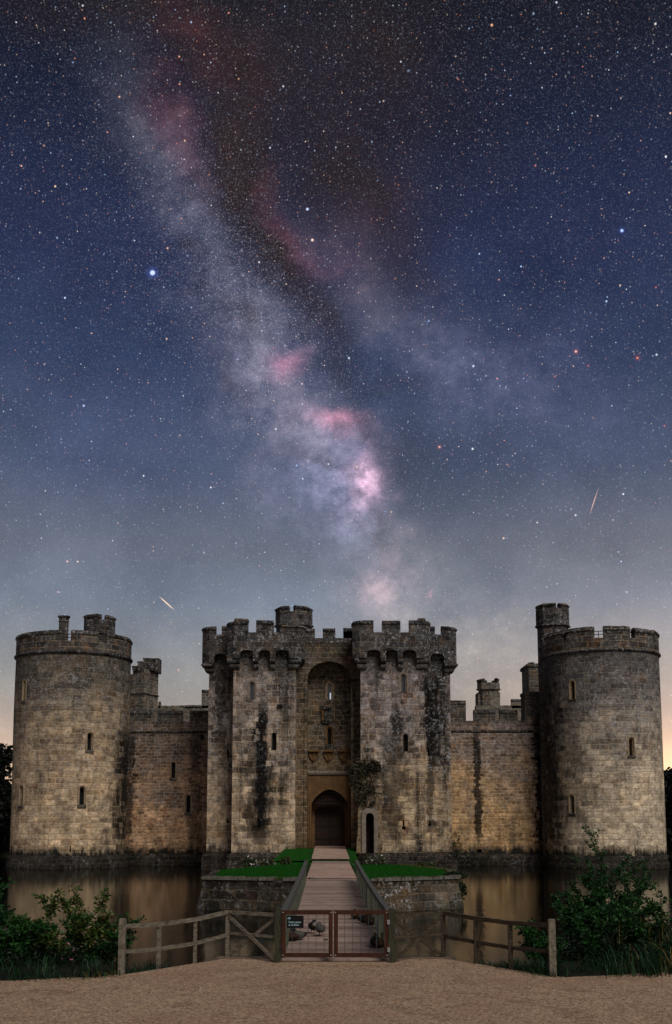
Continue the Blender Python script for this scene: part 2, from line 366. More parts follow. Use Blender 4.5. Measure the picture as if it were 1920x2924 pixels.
YF_, YR_, YG_, YB_ = 78.0, 80.3, 80.0, 81.4
YW = 88.0
sx = lambda x, y, Y: X(x, y, Y)
M_black = plain('shadowed_interior', '050505', '0a0908', 3)
M_glass, _n = newmat('leaded_glass'); _n.out(hx('3a3f48'), .12, spec=.8)
M_pale = plain('pale_lintel_stone', '544c42', '8a8072', 6)
M_iron = plain('iron', '121110', '2a2522', 20, .6)
M_rail = plain('painted_rail', '20241f', '3a3f38', 20, .6)
M_door = plain('old_oak', '1b120e', '46322a', 5, .75, .6, (9, 9, .6))
M_frame = plain('window_stone', '6e5c48', 'b09c82', 5, .9, .5)
M_orange = plain('door_surround_stone', '4c3822', '7e5e3c', 1.6, .9, .6)

# ---- measured levels
zF = lambda y: Z(y, YF_)
# gatehouse stone materials
strk_l = [(X(746, 2200, YF_), .45, Z(1985, YF_), Z(2400, YF_), 1.0), (X(742, 2200, YF_), 1.15, Z(2120, YF_), Z(2400, YF_), .8), (X(770, 2300, YF_), 1.5, Z(2230, YF_), Z(2400, YF_), .35), (X(812, 2000, YF_), .35, Z(1880, YF_), Z(2060, YF_), .5), (X(630, 2000, YR_), .5, Z(1900, YR_), Z(2150, YR_), .7)]
strk_r = [(X(1235, 2000, YR_), .7, Z(1900, YR_), Z(2200, YR_), .95), (X(1230, 2200, YR_), .35, Z(1950, YR_), Z(2380, YR_), .7), (X(1131, 2060, YF_), .35, Z(2000, YF_), Z(2120, YF_), .85), (X(1122, 2250, YF_), 1.3, Z(2080, YF_), Z(2400, YF_), .6), (X(1250, 2150, YR_), 1.2, Z(1900, YR_), Z(2120, YR_), .5), (X(1075, 2000, YF_), .3, Z(1880, YF_), Z(2080, YF_), .5)]
MS = {}
MS['gl'] = stone('gatehouse_stone_left', lo=('8a7862', 'd0ba9e'), hi=('645a56', 'a69c96'), zsplit=(4, 14), streaks=strk_l, runk=1.15, lichen=.9, dark=1.25, warm=.62, bw=.85, rh=.46, seed=1, top=(Z(1950, YF_), Z(1885, YF_), .85))  # top: stained band under the parapet, also painted shade for the machicolation openings
MS['gr'] = stone('gatehouse_stone_right', lo=('84705a', 'c6b090'), hi=('605858', '9e9696'), zsplit=(4, 13), streaks=strk_r, runk=1.3, lichen=1.0, dark=1.4, warm=.62, bw=.8, rh=.44, seed=2, top=(Z(1950, YF_), Z(1885, YF_), .85))  # top again mixes stain with painted-in shade behind the machicolations
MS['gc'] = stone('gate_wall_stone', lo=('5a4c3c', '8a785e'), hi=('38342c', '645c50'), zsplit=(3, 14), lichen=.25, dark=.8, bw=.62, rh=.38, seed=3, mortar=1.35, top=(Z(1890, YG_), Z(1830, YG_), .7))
MS['pp'] = stone('parapet_stone', lo=('3c3a36', '66625c'), hi=('262729', '525356'), zsplit=(10, 18), lichen=1.0, dark=1.0, bw=.8, rh=.42, seed=4, base=0, warm=.25, mk=.4)
MS['cp'] = stone('coping_stone', lo=('1e1e1e', '4a4a4a'), hi=('1c1c1c', '464648'), zsplit=(10, 18), lichen=.8, dark=.8, bw=.9, rh=.5, seed=5, base=0, warm=.1)
cl_s = [(X(369, 2200, YW), .5, Z(2060, YW), Z(2420, YW), .85), (X(560, 2200, YW), .55, Z(2060, YW), Z(2420, YW), .55), (X(450, 2100, YW), .4, Z(2040, YW), Z(2110, YW), .5)]
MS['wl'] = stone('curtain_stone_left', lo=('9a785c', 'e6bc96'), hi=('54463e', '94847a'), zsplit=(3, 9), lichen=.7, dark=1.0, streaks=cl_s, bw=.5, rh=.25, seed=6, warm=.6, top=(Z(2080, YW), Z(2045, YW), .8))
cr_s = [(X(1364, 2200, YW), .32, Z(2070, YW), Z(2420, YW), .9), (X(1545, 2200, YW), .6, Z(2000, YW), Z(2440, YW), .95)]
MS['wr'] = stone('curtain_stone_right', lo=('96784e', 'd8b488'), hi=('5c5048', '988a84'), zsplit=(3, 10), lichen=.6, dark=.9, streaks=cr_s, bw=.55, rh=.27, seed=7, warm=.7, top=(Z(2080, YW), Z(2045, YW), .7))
MS['rear'] = stone('rear_stone', lo=('5c5648', '8c8474'), hi=('4c4a44', '7e7a72'), zsplit=(6, 18), lichen=.8, dark=.7, bw=.6, rh=.3, seed=8, base=0)
MS['isl'] = stone('island_wall_stone', lo=('1e1b17', '3c3830'), hi=('2a2620', '4a443a'), zsplit=(0, 3), lichen=1.0, dark=.9, bw=.7, rh=.4, seed=9, base=0, warm=.1, mk=.25)
MS['isr'] = stone('island_wall_pale_stone', lo=('38352f', '5e5a52'), hi=('2c241a', '584a38'), zsplit=(.3, 1.0), lichen=.9, dark=.8, bw=.6, rh=.33, seed=10, base=0, warm=.3, mk=.4)
MS['plinth'] = stone('plinth_stone', lo=('141210', '34312c'), hi=('1c1a17', '3c3832'), zsplit=(0, 2), lichen=.4, dark=1.0, bw=.7, rh=.35, seed=11, base=0, warm=.1, mk=.15)
MS['bar'] = stone('barbican_stone', lo=('5a4c38', '8e7c60'), hi=('3c372c', '7a705e'), zsplit=(2, 8), lichen=.9, dark=1.1, bw=.5, rh=.3, seed=12, base=0, warm=.4)

# ------------------------------------------------------------------ windows
def arch(w, h, flat=1.15, n=6, cx=0, z0=0):
    """pointed-arch outline: width w, total height h"""
    r = w/2*flat*1.05; zs = z0+h-min(h*.45, r*1.0)
    pts = [(cx-w/2, z0), (cx+w/2, z0)]
    rise = z0+h-zs
    for i in range(n+1):
        t = i/n; pts.append((cx+w/2*math.cos(t*PI/2)**.75 if i < n else cx, zs+rise*math.sin(t*PI/2)**1.0))
    for i in range(1, n+1):
        t = 1-i/n; pts.append((cx-w/2*math.cos(t*PI/2)**.75 if i > 0 else cx, zs+rise*math.sin(t*PI/2)))
    return pts
def window(parent, x, y, z0, z1, w, cutter, rot=None, fm=None, glass=False, frame=.13, sill=True, proud=.03, splay=None, label=None, sunk=.34):
    """arched window; y = wall face; recess really cut by cutter"""
    h = z1-z0; fm = fm or M_frame
    inn = arch(w, h); out = arch(w+2*frame, h+frame*1.1, z0=-.0)
    mid = arch(w+frame, h+frame*.5)
    q = MB()
    q.yring(out, mid, -proud, sunk*.5)
    q.yring([(a*1.0, b) for a, b in mid], inn, proud+.05, sunk+.04)
    q.yprism([(a*1.02, b) for a, b in inn], sunk, sunk+.05, 1)
    cm = MB(); cm.yprism(arch(w+1.5*frame, h+frame*.8), -.5, sunk+.12)
    T = Matrix.Translation((x, y, z0)) if rot is None else rot
    q.v = [tuple(T @ Vector(p)) for p in q.v]
    cutter.add([tuple(T @ Vector(p)) for p in cm.v], cm.f)
    o = q.build('window', [fm, M_glass if glass else M_black], parent)
    if label: o['label'] = label
    if sill:
        s_ = MB(); s_.sweep([(-w/2-frame, 0), (w/2+frame, 0)], [(proud+.06, -.06), (proud+.02, 0), (-sunk*.6, 0.02), (-sunk*.6, -.2), (proud, -.22)])
        s_.v = [tuple(T @ Vector(p)) for p in s_.v]
        s_.build('sill', MS['pp'], o)
    return o
def slit(parent, x, y, z0, z1, w, cutter, keyhole=False, rot=None):
    T = Matrix.Translation((x, y, z0)) if rot is None else rot
    h = z1-z0; q = MB()
    pts = [(-w/2, 0), (w/2, 0), (w/2, h), (-w/2, h)]
    if keyhole:
        r = w*1.25; pts = [(w/2, r*1.5), (w/2, h), (-w/2, h), (-w/2, r*1.5)]+[(-r*math.cos(t), r-r*math.sin(t)*1.0) for t in [k*PI/6 for k in range(0, 7)]]
    c = MB(); c.yprism(pts, -.4, .5); cutter.add([tuple(T @ Vector(p)) for p in c.v], c.f)
    q.yprism([(a*1.3, b*1.02-.01) for a, b in pts], .40, .46); q.v = [tuple(T @ Vector(p)) for p in q.v]
    return q.build('arrow_slit', M_black, parent)

def merlon(parent, pts, z0, z1, t=.5, cop=.28, ov=.07, mat=None, cmat=None, rag=.03):
    mat = mat or MS['pp']; cmat = cmat or MS['cp']
    q = MB(); q.sweep(pts, [(0, z0), (0, z1-cop), (-t, z1-cop), (-t, z0)])
    o = q.build('merlon', mat, parent)
    q = MB(); e = random.uniform(-rag, rag); zc = z1-cop
    q.sweep(pts, [(ov, zc-.02), (ov+.02, zc+.06), (-.05+e, z1-.05+e), (-t/2, z1+e), (-t+.03, z1-.06), (-t-ov, zc+.05), (-t-ov, zc-.02)], j=.02)
    q.build('coping', cmat, o)
    return o
def polyr(n, r, a):
    if n > 20: return r
    s = 2*PI/n; aa = ((a % s)+s) % s - s/2
    return r*math.cos(s/2)/math.cos(aa)
def arcpts(cx, cy, r, a0, a1, n=64, closed=False):
    """angles in radians, 0 faces the camera; polygon corners at multiples of 2pi/n"""
    s = 2*PI/n
    if closed: an = [i*s for i in range(n)]
    else:
        an = [a0]; k = math.ceil(a0/s+1e-6)
        while k*s < a1-1e-6: an.append(k*s); k += 1
        an.append(a1)
        an = [a for i, a in enumerate(an) if i == 0 or a-an[i-1] > .012 or i == len(an)-1]
    return [(cx+polyr(n, r, a)*math.sin(a), cy-polyr(n, r, a)*math.cos(a)) for a in an]
def ang_at(px, py, cx, cy, r):
    a = 0
    for _ in range(30):
        xx = X(px, py, cy-r*math.cos(a)); a = math.asin(max(-1, min(1, (xx-cx)/r)))
    return a
def turret(parent, cx, cy, r, z0, zs, zsill, ztop, gaps, n=8, name='stair_turret', rtop=None, ragged=0, mat=None):
    """small polygonal turret with its own battlement, local coordinates"""
    rtop = rtop or r*1.07; mat = mat or MS['pp']
    off = PI/n
    q = MB(); q.prism(arcpts(cx, cy, r, 0, 0, n, True), z0, zs)
    base = q.build(name, mat, parent)
    q = MB(); q.sweep(arcpts(cx, cy, r, 0, 0, n, True), [(-.02, zs-.1), (rtop-r+.08, zs), (rtop-r+.08, zs+.12), (-.02, zs+.12)], closed=True)
    q.sweep(arcpts(cx, cy, rtop, 0, 0, n, True), [(0, zs+.12), (0, zsill), (-.35, zsill), (-.35, zs+.12)], closed=True)
    q.build('parapet', mat, base)
    g = sorted(gaps)
    for i in range(len(g)):
        a0 = g[i][1]; a1 = g[(i+1) % len(g)][0]
        if a1 < a0: a1 += 2*PI
        zt = ztop-(random.uniform(0, ragged) if ragged else 0)
        q = MB(); pts = arcpts(cx, cy, rtop, a0, a1, n)
        q.sweep(pts, [(0, zsill), (0, zt-.2), (-.35, zt-.2), (-.35, zsill)]); q.sweep(pts, [(.07, zt-.22), (.08, zt-.12), (-.08, zt), (-.27, zt), (-.42, zt-.14), (-.42, zt-.22)], j=.02)
        q.build('merlon', MS['cp'], base)
    return base

# ------------------------------------------------------------------ round corner towers
def round_tower(side, edge, cy, zpix, label, wins, slits_, gaps, streak, lo, hi, seed):
    cx = (X(edge[0], 1870, cy)+X(edge[1], 1870, cy))/2; r = (X(edge[1], 1870, cy)-X(edge[0], 1870, cy))/2
    rb = edge[4]*(cx - X(edge[2], 2437, cy)); rp = edge[4]*(cx-X(edge[3], 2478, cy))
    Yf = cy-r
    zr, zsill, ztop = Z(zpix[0], Yf), Z(zpix[1], Yf), Z(zpix[2], Yf)
    root = empty('round_tower', (cx, cy, 0), label, 'tower')
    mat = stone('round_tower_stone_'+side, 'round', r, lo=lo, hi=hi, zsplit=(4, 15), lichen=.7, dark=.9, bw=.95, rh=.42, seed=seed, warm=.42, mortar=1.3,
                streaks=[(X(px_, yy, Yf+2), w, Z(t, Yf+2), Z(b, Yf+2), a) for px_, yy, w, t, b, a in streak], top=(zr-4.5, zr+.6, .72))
    pm = stone('round_parapet_stone_'+side, 'round', r, lo=('3c3934', '6a645a'), hi=('2a2a2a', '585654'), zsplit=(10, 19), lichen=.7, dark=1, bw=1.0, rh=.45, seed=seed+3, base=0)
    q = MB(); q.lathe([(rb, .7), (rb+(r-rb)*.35, 5), (r+.02, 12), (r, zr+.1)], 96)
    wall = q.build('wall', mat, root, smooth=False)
    c = MB()
    for (px_, y0, y1, wpx) in wins:
        a = ang_at(px_, (y0+y1)/2, cx, cy, r); Yl = cy-r*math.cos(a)
        z0 = Z(y1, Yl, px_); z1 = Z(y0, Yl, px_)
        rr = r+ (rb-r)*max(0, (8-z0)/8)*.5
        T = Matrix.Rotation(a, 4, 'Z') @ Matrix.Translation((0, -rr-.01, z0))
        window(root, 0, 0, z0, z1, wpx*Yl/F, c, rot=T, frame=.15, proud=.035, sunk=.45)
    for (px_, y0, y1) in slits_:
        a = ang_at(px_, (y0+y1)/2, cx, cy, rb); Yl = cy-rb*math.cos(a)
        T = Matrix.Rotation(a, 4, 'Z') @ Matrix.Translation((0, -rb, Z(y1, Yl, px_)))
        slit(root, 0, 0, 0, Z(y0, Yl, px_)-Z(y1, Yl, px_), .09, c, rot=T)
    cut(wall, c)
    q = MB(); q.lathe([(rp+.1, -.8), (rp+.08, .25), (rp-.05, .55), (rb+.10, .85), (rb-.3, 1.15)], 96)
    for k in range(40):
        a = random.uniform(-1.6, 1.6); 
    q.build('plinth', MS['plinth'], root, smooth=True)
    q = MB(); q.sweep(arcpts(0, 0, r, 0, 0, 96, True), [(-.05, zr-.12), (.10, zr-.06), (.16, zr+.03), (.14, zr+.12), (.02, zr+.18), (-.05, zr+.18)], closed=True)
    q.build('string_course', MS['cp'], root)
    ro = r+.03
    q = MB(); q.sweep(arcpts(0, 0, ro, 0, 0, 96, True), [(0, zr+.18), (0.0, zsill), (-.5, zsill+.02), (-.5, zr+.18)], closed=True)
    q.build('parapet', pm, root)
    q = MB(); q.lathe([(r-.45, zr+.1), (r-.45, zr+.22)], 48); q.build('roof', MS['cp'], root)
    gg = [(ang_at(a, 1810, cx, cy, ro), ang_at(b, 1810, cx, cy, ro)) for a, b in gaps]
    last = gg[-1][1]; first = gg[0][0]+2*PI
    k = 7; span = (first-last)
    for i in range(1, k): 
        a = last+span*i/k; gg.append((a-.07, a+.07))
    for i in range(len(gg)):
        a0 = gg[i][1]; a1 = gg[(i+1) % len(gg)][0]
        if a1 < a0: a1 += 2*PI
        merlon(root, arcpts(0, 0, ro, a0, a1, 96), zsill, ztop+random.uniform(-.06, .06), t=.5, cop=.34, mat=pm)
    q = MB()
    for h in (.35, .75, 1.0):
        p = arcpts(0, 0, r-.9, 0, 0, 32, True); p.append(p[0])
        q.tube([(a, b, zsill-.35+h) for a, b in p], .03, 4)
    for k in range(24): q.tube([((r-.9)*math.sin(k*PI/12), -(r-.9)*math.cos(k*PI/12), zr), ((r-.9)*math.sin(k*PI/12), -(r-.9)*math.cos(k*PI/12), zsill+.65)], .03, 4)
    q.build('railing', M_rail, root)
    return root, cx, cy, r, zr, zsill, ztop

s1 = 1/2.442
lz = lambda x, y: (x*s1, 1700+y*s1)
rzf = lambda x, y: (1280+x*s1, 1700+y*s1)
LT = round_tower('left', (53.5, 372, 35, 26.6, 1), 86.0, (1862, 1829, 1796),
    'round corner tower with slim chimney and broken turret on top, left end of castle',
    [(257, 2094, 2142, 12), (235, 2248, 2298, 13), (61, 2246, 2300, 12), (70.5, 1946, 2000, 9)], [(201.5, 2414, 2435)],
    [(62+32, 102), (180, 203), (282, 307), (357, 362)],
    [(350, 2250, .55, 2060, 2430, .95), (338, 2250, .8, 2120, 2430, .5)],
    ('a48c70', 'e2c8a6'), ('524e48', '908678'), 21)
RT = round_tower('right', (1553, 1875, 1898, 1903, -1), 86.0, (1856, 1820, 1787),
    'round corner tower with crenellated stair turret at its left shoulder, right end of castle',
    [(1635, 1946, 1996, 11), (1803.5, 2108, 2158, 11), (1634, 2272, 2322, 11)], [(1814.5, 2412, 2440)],
    [(1608, 1616), (1695.7, 1723.5), (1800, 1814.5), (1866, 1871)],
    [(1568, 2200, 1.0, 1900, 2440, .8), (1600, 2200, 2.0, 2000, 2380, .4)],  # broad darkening of the tower's left side, partly shade painted into the stone
    ('a89882', 'e4d2b6'), ('505052', '8e8a88'), 25)
# things on the left tower
root, cx, cy, r, zr, zsill, ztop = LT
yc = 86.5; x0, zt = W(183.5, 1759, yc)
q = MB(); c0 = (x0-cx, yc-cy); zb = zr+.1
q.lathe([(.40, zb), (.38, zt-.55), (.42, zt-.5), (.42, zt-.42), (.39, zt-.36), (.40, zt-.2), (.5, zt-.12), (.5, zt-.02), (.4, zt)], 20, c0)
ch = q.build('chimney', MS['cp'], root, smooth=False)
q = MB(); q.lathe([(.28, zt-.02), (.28, zt+.012)], 16, c0); q.build('flue', M_black, ch)
Yt = 88.3; xt = X(284.6, 1800, Yt); rt = (X(329.7, 1800, Yt)-X(239.6, 1800, Yt))/2
turret(root, xt-cx, Yt-cy, rt*.95, zr, Z(1815, Yt), Z(1777, Yt), Z(1757, Yt), [(.35, .58), (-1.2, -1.05), (2, 2.4), (3.6, 4.0)], rtop=rt, ragged=.25)
# turret by the right tower
root, cx, cy, r, zr, zsill, ztop = RT
Yt = 88.0; xt = X(1578, 1760, Yt); rt = (X(1626, 1760, Yt)-X(1530.6, 1760, Yt))/2
turret(root, xt-cx, Yt-cy, rt*.93, .5, Z(1792, Yt), Z(1743, Yt), Z(1729, Yt), [(-.02, .30), (1.5, 1.8), (3.0, 3.3), (4.6, 4.85)], rtop=rt)

# ------------------------------------------------------------------ curtain walls
def curtain(xa, xb, mat, label, merl, zbpix, wins, holes, extra=()):
    mid = (xa+xb)/2
    root = empty('curtain_wall', (mid, YW, 0), label, 'castle wall')
    zs = Z(zbpix, YW)
    q = MB(); q.box(xa-mid, xb-mid, 0, 1.8, .6, zs)
    wall = q.build('wall', mat, root); c = MB()
    for px_, y0, y1, wpx in wins:
        window(root, X(px_, y0, YW)-mid, 0, Z(y1, YW), Z(y0, YW), wpx*YW/F, c, frame=.12)
    for px_, y0, y1, wpx in holes:
        xx = X(px_, y0, YW)-mid; w = wpx*YW/F
        slit(root, xx, 0, Z(y1, YW), Z(y0, YW), w, c)
    cut(wall, c)
    q = MB(); q.box(xa-mid, xb-mid, -.35, 1.8, -.8, .55, j=.03); q.sweep([(xa-mid, 0), (xb-mid, 0)], [(.35, .5), (.28, .7), (-.1, .95), (-.1, .5)])
    q.build('plinth', MS['plinth'], root)
    q = MB(); q.sweep([(xa-mid, 0), (xb-mid, 0)], [(-.02, zs-1.0), (.10, zs-.9), (.10, zs-.8), (-.02, zs-.75)]); q.build('string_course', MS['cp'], root)
    for a, b, t in merl:
        merlon(root, [(X(a, 2030, YW)-mid, 0), (X(b, 2030, YW)-mid, 0)], zs, Z(t, YW), t=.5, cop=.3, ov=.05)
    for e in extra: e(root, mid)
    return root
xa = LT[1]+3.2; xb = X(594, 2200, YW)
curtain(xa, X(620, 2200, YW), MS['wl'], 'brown crenellated castle wall between the left round tower and the gatehouse',
    [(350, 430, 2027), (450.5, 522, 2028), (542.6, 600, 2028)], 2060, [(495.5, 2177, 2222, 11), (538.5, 2271, 2320, 12)], [(578, 2098, 2112, 8), (381, 2175, 2190, 3)])
def raised(root, mid):
    q = MB(); a, b = X(1498.5, 2000, YW)-mid, X(1560, 2000, YW)-mid
    q.box(a, b, .0, 1.8, Z(2058, YW)+.003, Z(1984, YW)); q.box(a-.06, b, -.06, 1.86, Z(1984, YW), Z(1975, YW), 1, j=.02)
    q.build('raised_wall', [MS['wr'], MS['cp']], root)
curtain(X(1280, 2200, YW), RT[1]-3.2, MS['wr'], 'ochre crenellated castle wall between the gatehouse and the right round tower',
    [(1286, 1331, 1999), (1353, 1415, 2026), (1427.5, 1478.5, 2026)], 2058, [], [(1541, 2166, 2199, 9), (1548, 2308, 2341, 10), (1369, 2425, 2434, 14)], [raised])

# ------------------------------------------------------------------ towers and walls behind
def rear_block(label, pxs, pt, Y, rot=0, depth=4, crenels=0, string=None, name='rear_tower', zbase=0, cat='tower', lower=0):
    x0, x1 = X(pxs[0], 2000, Y), X(pxs[1], 2000, Y); zt = Z(pt, Y); w = x1-x0
    root = empty(name, ((x0+x1)/2, Y, 0), label, cat, rz=rot)
    q = MB(); q.box(-w/2, w/2, 0, depth, zbase-.5, zt-lower); q.build('wall', MS['rear'], root)
    if string:
        q = MB(); q.sweep([(-w/2, depth), (-w/2, 0), (w/2, 0), (w/2, depth)], [(0, string-.1), (.1, string), (.1, string+.1), (0, string+.12)]); q.build('string_course', MS['cp'], root)
    return root, w, zt
rt1 = empty('rear_tower', (X(411, 1950, 102), 102, 0), 'square inner tower with broken stepped turret, just right of the left round tower', 'tower')
def rt_poly(pl, pc, pr, grow=0):
    c_ = Vector((X(pc, 1950, 102), 102)); l_ = Vector((X(pl, 1950, 104.5), 104.5)); r_ = Vector((X(pr, 1950, 105), 105)); b_ = l_+r_-c_; m_ = (c_+b_)/2; o_ = Vector((X(411, 1950, 102), 102))
    return [tuple(m_+(p-m_)*(1+grow)-o_) for p in (c_, r_, b_, l_)]
q = MB(); q.prism(rt_poly(330, 411, 452.5), 0, Z(1921, 102)); q.build('wall', MS['rear'], rt1)
q = MB(); q.prism(rt_poly(330, 411, 452.5, .05), Z(1980, 102), Z(1976, 102)); q.build('string_course', MS['cp'], rt1)
q = MB(); pl_ = rt_poly(379, 411, 452.8); q.prism(pl_, Z(1921, 102)+.003, Z(1908, 102)); tt = q.build('stair_turret', MS['rear'], rt1)
for a_, b_, y0_, y1_, tp in ((379, 393, 103.4, 105, 1899), (393, 410, 102.6, 104, 1888), (410, 438, 103, 104.6, 1877), (436, 441, 103.3, 104.8, 1880), (440.5, 453.5, 104, 105.6, 1874)):
    q = MB(); xa_, xb_ = X(a_, 1890, y0_)-rt1.location.x, X(b_, 1890, y0_)-rt1.location.x; q.box(xa_, xb_, y0_-102, y1_-102, Z(1911, 102), Z(tp, 102), j=.04); q.box(xa_-.04, xb_+.04, y0_-102.04, y1_-101.96, Z(tp, 102)-.02, Z(tp, 102)+.1, j=.05); q.build('merlon', MS['cp'], tt)
def rear_wall(label, a, b, pt, Y, merl):
    x0, x1 = X(a, 2000, Y), X(b, 2000, Y); zt = Z(pt, Y)
    root = empty('inner_wall', ((x0+x1)/2, Y, 0), label, 'castle wall'); mid = (x0+x1)/2
    q = MB(); n_ = 24; pts = [(x0-mid, -.5), (x1-mid, -.5)]
    for i in range(n_+1):
        t = 1-i/n_; pts.append((x0-mid+(x1-x0)*t, zt-.25*abs(noise.noise((t*9, Y, 0)))))
    q.yprism(pts, 0, 1.2); q.build('wall', MS['rear'], root)
    for m0, m1, mt in merl:
        merlon(root, [(X(m0, 2000, Y)-mid, 0), (X(m1, 2000, Y)-mid, 0)], zt-.3, Z(mt, Y), cop=.25, mat=MS['rear'])
    return root
rear_wall('low grey wall inside the castle seen over the left curtain wall', 440, 600, 2014, 112, [(453, 459, 2003), (576, 600, 1969), (530, 574, 2012)])
rear_wall('ragged inner wall seen over the right curtain wall', 1360, 1530, 2014, 112, [(1461, 1500, 1995)])
r2 = empty('rear_tower', (X(1395, 1950, 114), 114, 0), 'small octagonal turret standing behind the right curtain wall', 'tower')
turret(r2, 0, 0, 1.15*.92, 0, Z(1968, 114)-.1, Z(1952, 114), Z(1938, 114), [(-.55, .75), (1.3, 1.9), (2.6, 3.3), (3.6, 4.3)], rtop=1.2, ragged=.2, mat=MS['rear'], name='turret')
q = MB(); q.box(-1.15, 1.15, -.4, 2, 0, Z(1968, 114)-.35, j=.02); q.build('wall', MS['rear'], r2)
r3, w3, z3 = rear_block('narrow dark tower block tucked left of the right stair turret', (1512, 1560), 1900, 94, 0, 3.5)
q = MB(); q.box(-w3/2-.1, -w3/2+1.1, -.1, 3.6, z3-.1, z3+.15, j=.03); q.box(-w3/2+.02, -w3/2+.5, .05, .5, Z(1905, 94), Z(1897, 94)+.2, j=.03); q.build('coping', MS['cp'], r3)

# ------------------------------------------------------------------ gatehouse
GX = X(943, 2200, YF_)
gh = empty('gatehouse', (GX, YF_, 0), 'great twin-towered gatehouse with battlements and recessed arched gateway', 'gatehouse')
def L(x): return x-GX
def ly(y): return y-YF_
LfO, LfI = L(X(664.5, 2150, YF_)), L(X(844, 2150, YF_)); LrO = L(X(594, 2150, YR_))
RfI, RfO = L(X(1030.5, 2150, YF_)), L(X(1214, 2150, YF_)); RrO = L(X(1289, 2150, YR_))
BK = ly(93)
zpb = zF(1882); zcb = zF(1912); zsl = zF(1809); zmt = zF(1774); zat = zF(1859)
zb0 = .9
lt_ = MB(); lt_.prism([(LrO, ly(YR_)), (LfO, ly(YR_)), (LfO, 0), (LfI, 0), (LfI, BK), (LrO, BK)], zb0, zsl-.9)
ltw = lt_.build('tower_wall', MS['gl'], gh); cl = MB()
rt_ = MB(); rt_.prism([(RfI, 0), (RfO, 0), (RfO, ly(YR_)), (RrO, ly(YR_)), (RrO, BK), (RfI, BK)], zb0, zsl-.9)
rtw = rt_.build('tower_wall', MS['gr'], gh); cr = MB()
def zz(x, y): return 540+x/3.398, 1700+y/3.398
def yy_(y, o=1700): return o+y/3.398
M_fpale = plain('pale_window_stone', '5e5448', '92867a', 5, .9, .5)
# left tower openings
window(gh, L(X(719.6, 1970, YF_)), 0, zF(yy_(1005)), zF(yy_(850)), .26, cl, frame=.2, fm=M_fpale, sill=False, glass=True)
window(gh, L(X(783, 2100, YF_)), 0, zF(yy_(1500)), zF(yy_(1335)), .30, cl, frame=.05, fm=M_fpale, sill=False)
slit(gh, L(X(662, 2150, YR_))-.28, ly(YR_), Z(yy_(1575), YR_), Z(yy_(1490), YR_), .14, cl)
slit(gh, L(X(650.5, 2340, YR_)), ly(YR_), Z(2350, YR_), Z(2335, YR_), .10, cl, keyhole=True)
slit(gh, L(X(740, 2358, YF_)), 0, zF(2364), zF(2338), .09, cl, keyhole=True)
window(gh, L(X(1152.5, 1970, YF_)), 0, zF(yy_(940)), zF(yy_(775)), .27, cr, frame=.2, fm=M_fpale, sill=False, glass=True)
window(gh, L(X(1158.5, 2100, YF_)), 0, zF(yy_(1512)), zF(yy_(1345)), .33, cr, frame=.05, fm=M_fpale, sill=False)
slit(gh, L(X(1153.5, 2358, YF_)), 0, zF(2100+915/3.398), zF(2100+825/3.398), .12, cr, keyhole=True)
slit(gh, L(X(1224.5, 2150, YR_)), ly(YR_), Z(yy_(1560), YR_), Z(yy_(1487), YR_), .12, cr)
slit(gh, L(X(1227.5, 2340, YR_)), ly(YR_), Z(2100+880/3.398, YR_), Z(2100+826/3.398, YR_), .10, cr, keyhole=True)
cut(ltw, cl); cut(rtw, cr)
# plinths
for pts in ([(LrO, BK), (LrO, ly(YR_)), (LfO, ly(YR_)), (LfO, 0), (LfI, 0), (LfI, ly(YG_))], [(RfI, ly(YG_)), (RfI, 0), (RfO, 0), (RfO, ly(YR_)), (RrO, ly(YR_)), (RrO, BK)]):
    q = MB(); q.sweep(pts, [(.32, -.8), (.3, .95), (.18, 1.15), (-.05, 1.32), (-.05, -.8)], j=.03); q.build('plinth', MS['plinth'], gh)
# gate wall with tall arched recess
zgs = Z(1822, YG_); gy = ly(YG_); by = ly(YB_)
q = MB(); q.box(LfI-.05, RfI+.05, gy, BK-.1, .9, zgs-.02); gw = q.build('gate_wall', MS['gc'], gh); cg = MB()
ax0, ax1 = L(X(878, 2100, YG_)), L(X(1003, 2100, YG_)); axc = (ax0+ax1)/2; ah = (ax1-ax0)/2; zap = Z(1889, YG_); zsp = zap-ah*.80
def archpts(c, hw, zb, zs, za, n=16, p=1.0):
    return [(c-hw, zb), (c+hw, zb)]+[(c+hw*math.cos(PI*i/n), zs+(za-zs)*math.sin(PI*i/n)**p) for i in range(n+1)]
cg.yprism(archpts(axc, ah, .5, zsp, zap), -3, by)
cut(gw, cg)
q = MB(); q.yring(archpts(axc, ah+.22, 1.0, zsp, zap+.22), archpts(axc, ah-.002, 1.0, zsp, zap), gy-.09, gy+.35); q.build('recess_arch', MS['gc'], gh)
# second order, cut of windows in the back of the recess
cg2 = MB()
def bx_(x, y=2000): return L(X(x, y, YB_))
def bz(y): return Z(y, YB_)
M_fdark = plain('weathered_window_stone', '4a3826', '80603c', 5, .9, .5)
window(gh, bx_(941.7), by, bz(yy_(1010)), bz(yy_(862)), .28, cg2, frame=.18, fm=M_frame, sill=False, glass=True, label='window with sky showing through it')
window(gh, bx_(941.5), by, bz(yy_(1445)), bz(yy_(1290)), .28, cg2, frame=.2, fm=M_orange, sill=True)
cut(gw, cg2)
q = MB(); q.box(bx_(942.3)-.0, bx_(942.3)+.09, by+.32, by+.335, bz(1996), bz(1977)); M_skyglow, _n = newmat('see_through_sky_glow'); 
_n.out(hx('d8e4f0'), .4, **{'Emission Color': hx('d8e4f0'), 'Emission Strength': .6}); q.build('sky_glow_pane', M_skyglow, gh)  # emissive strip standing in for bright sky seen through the window
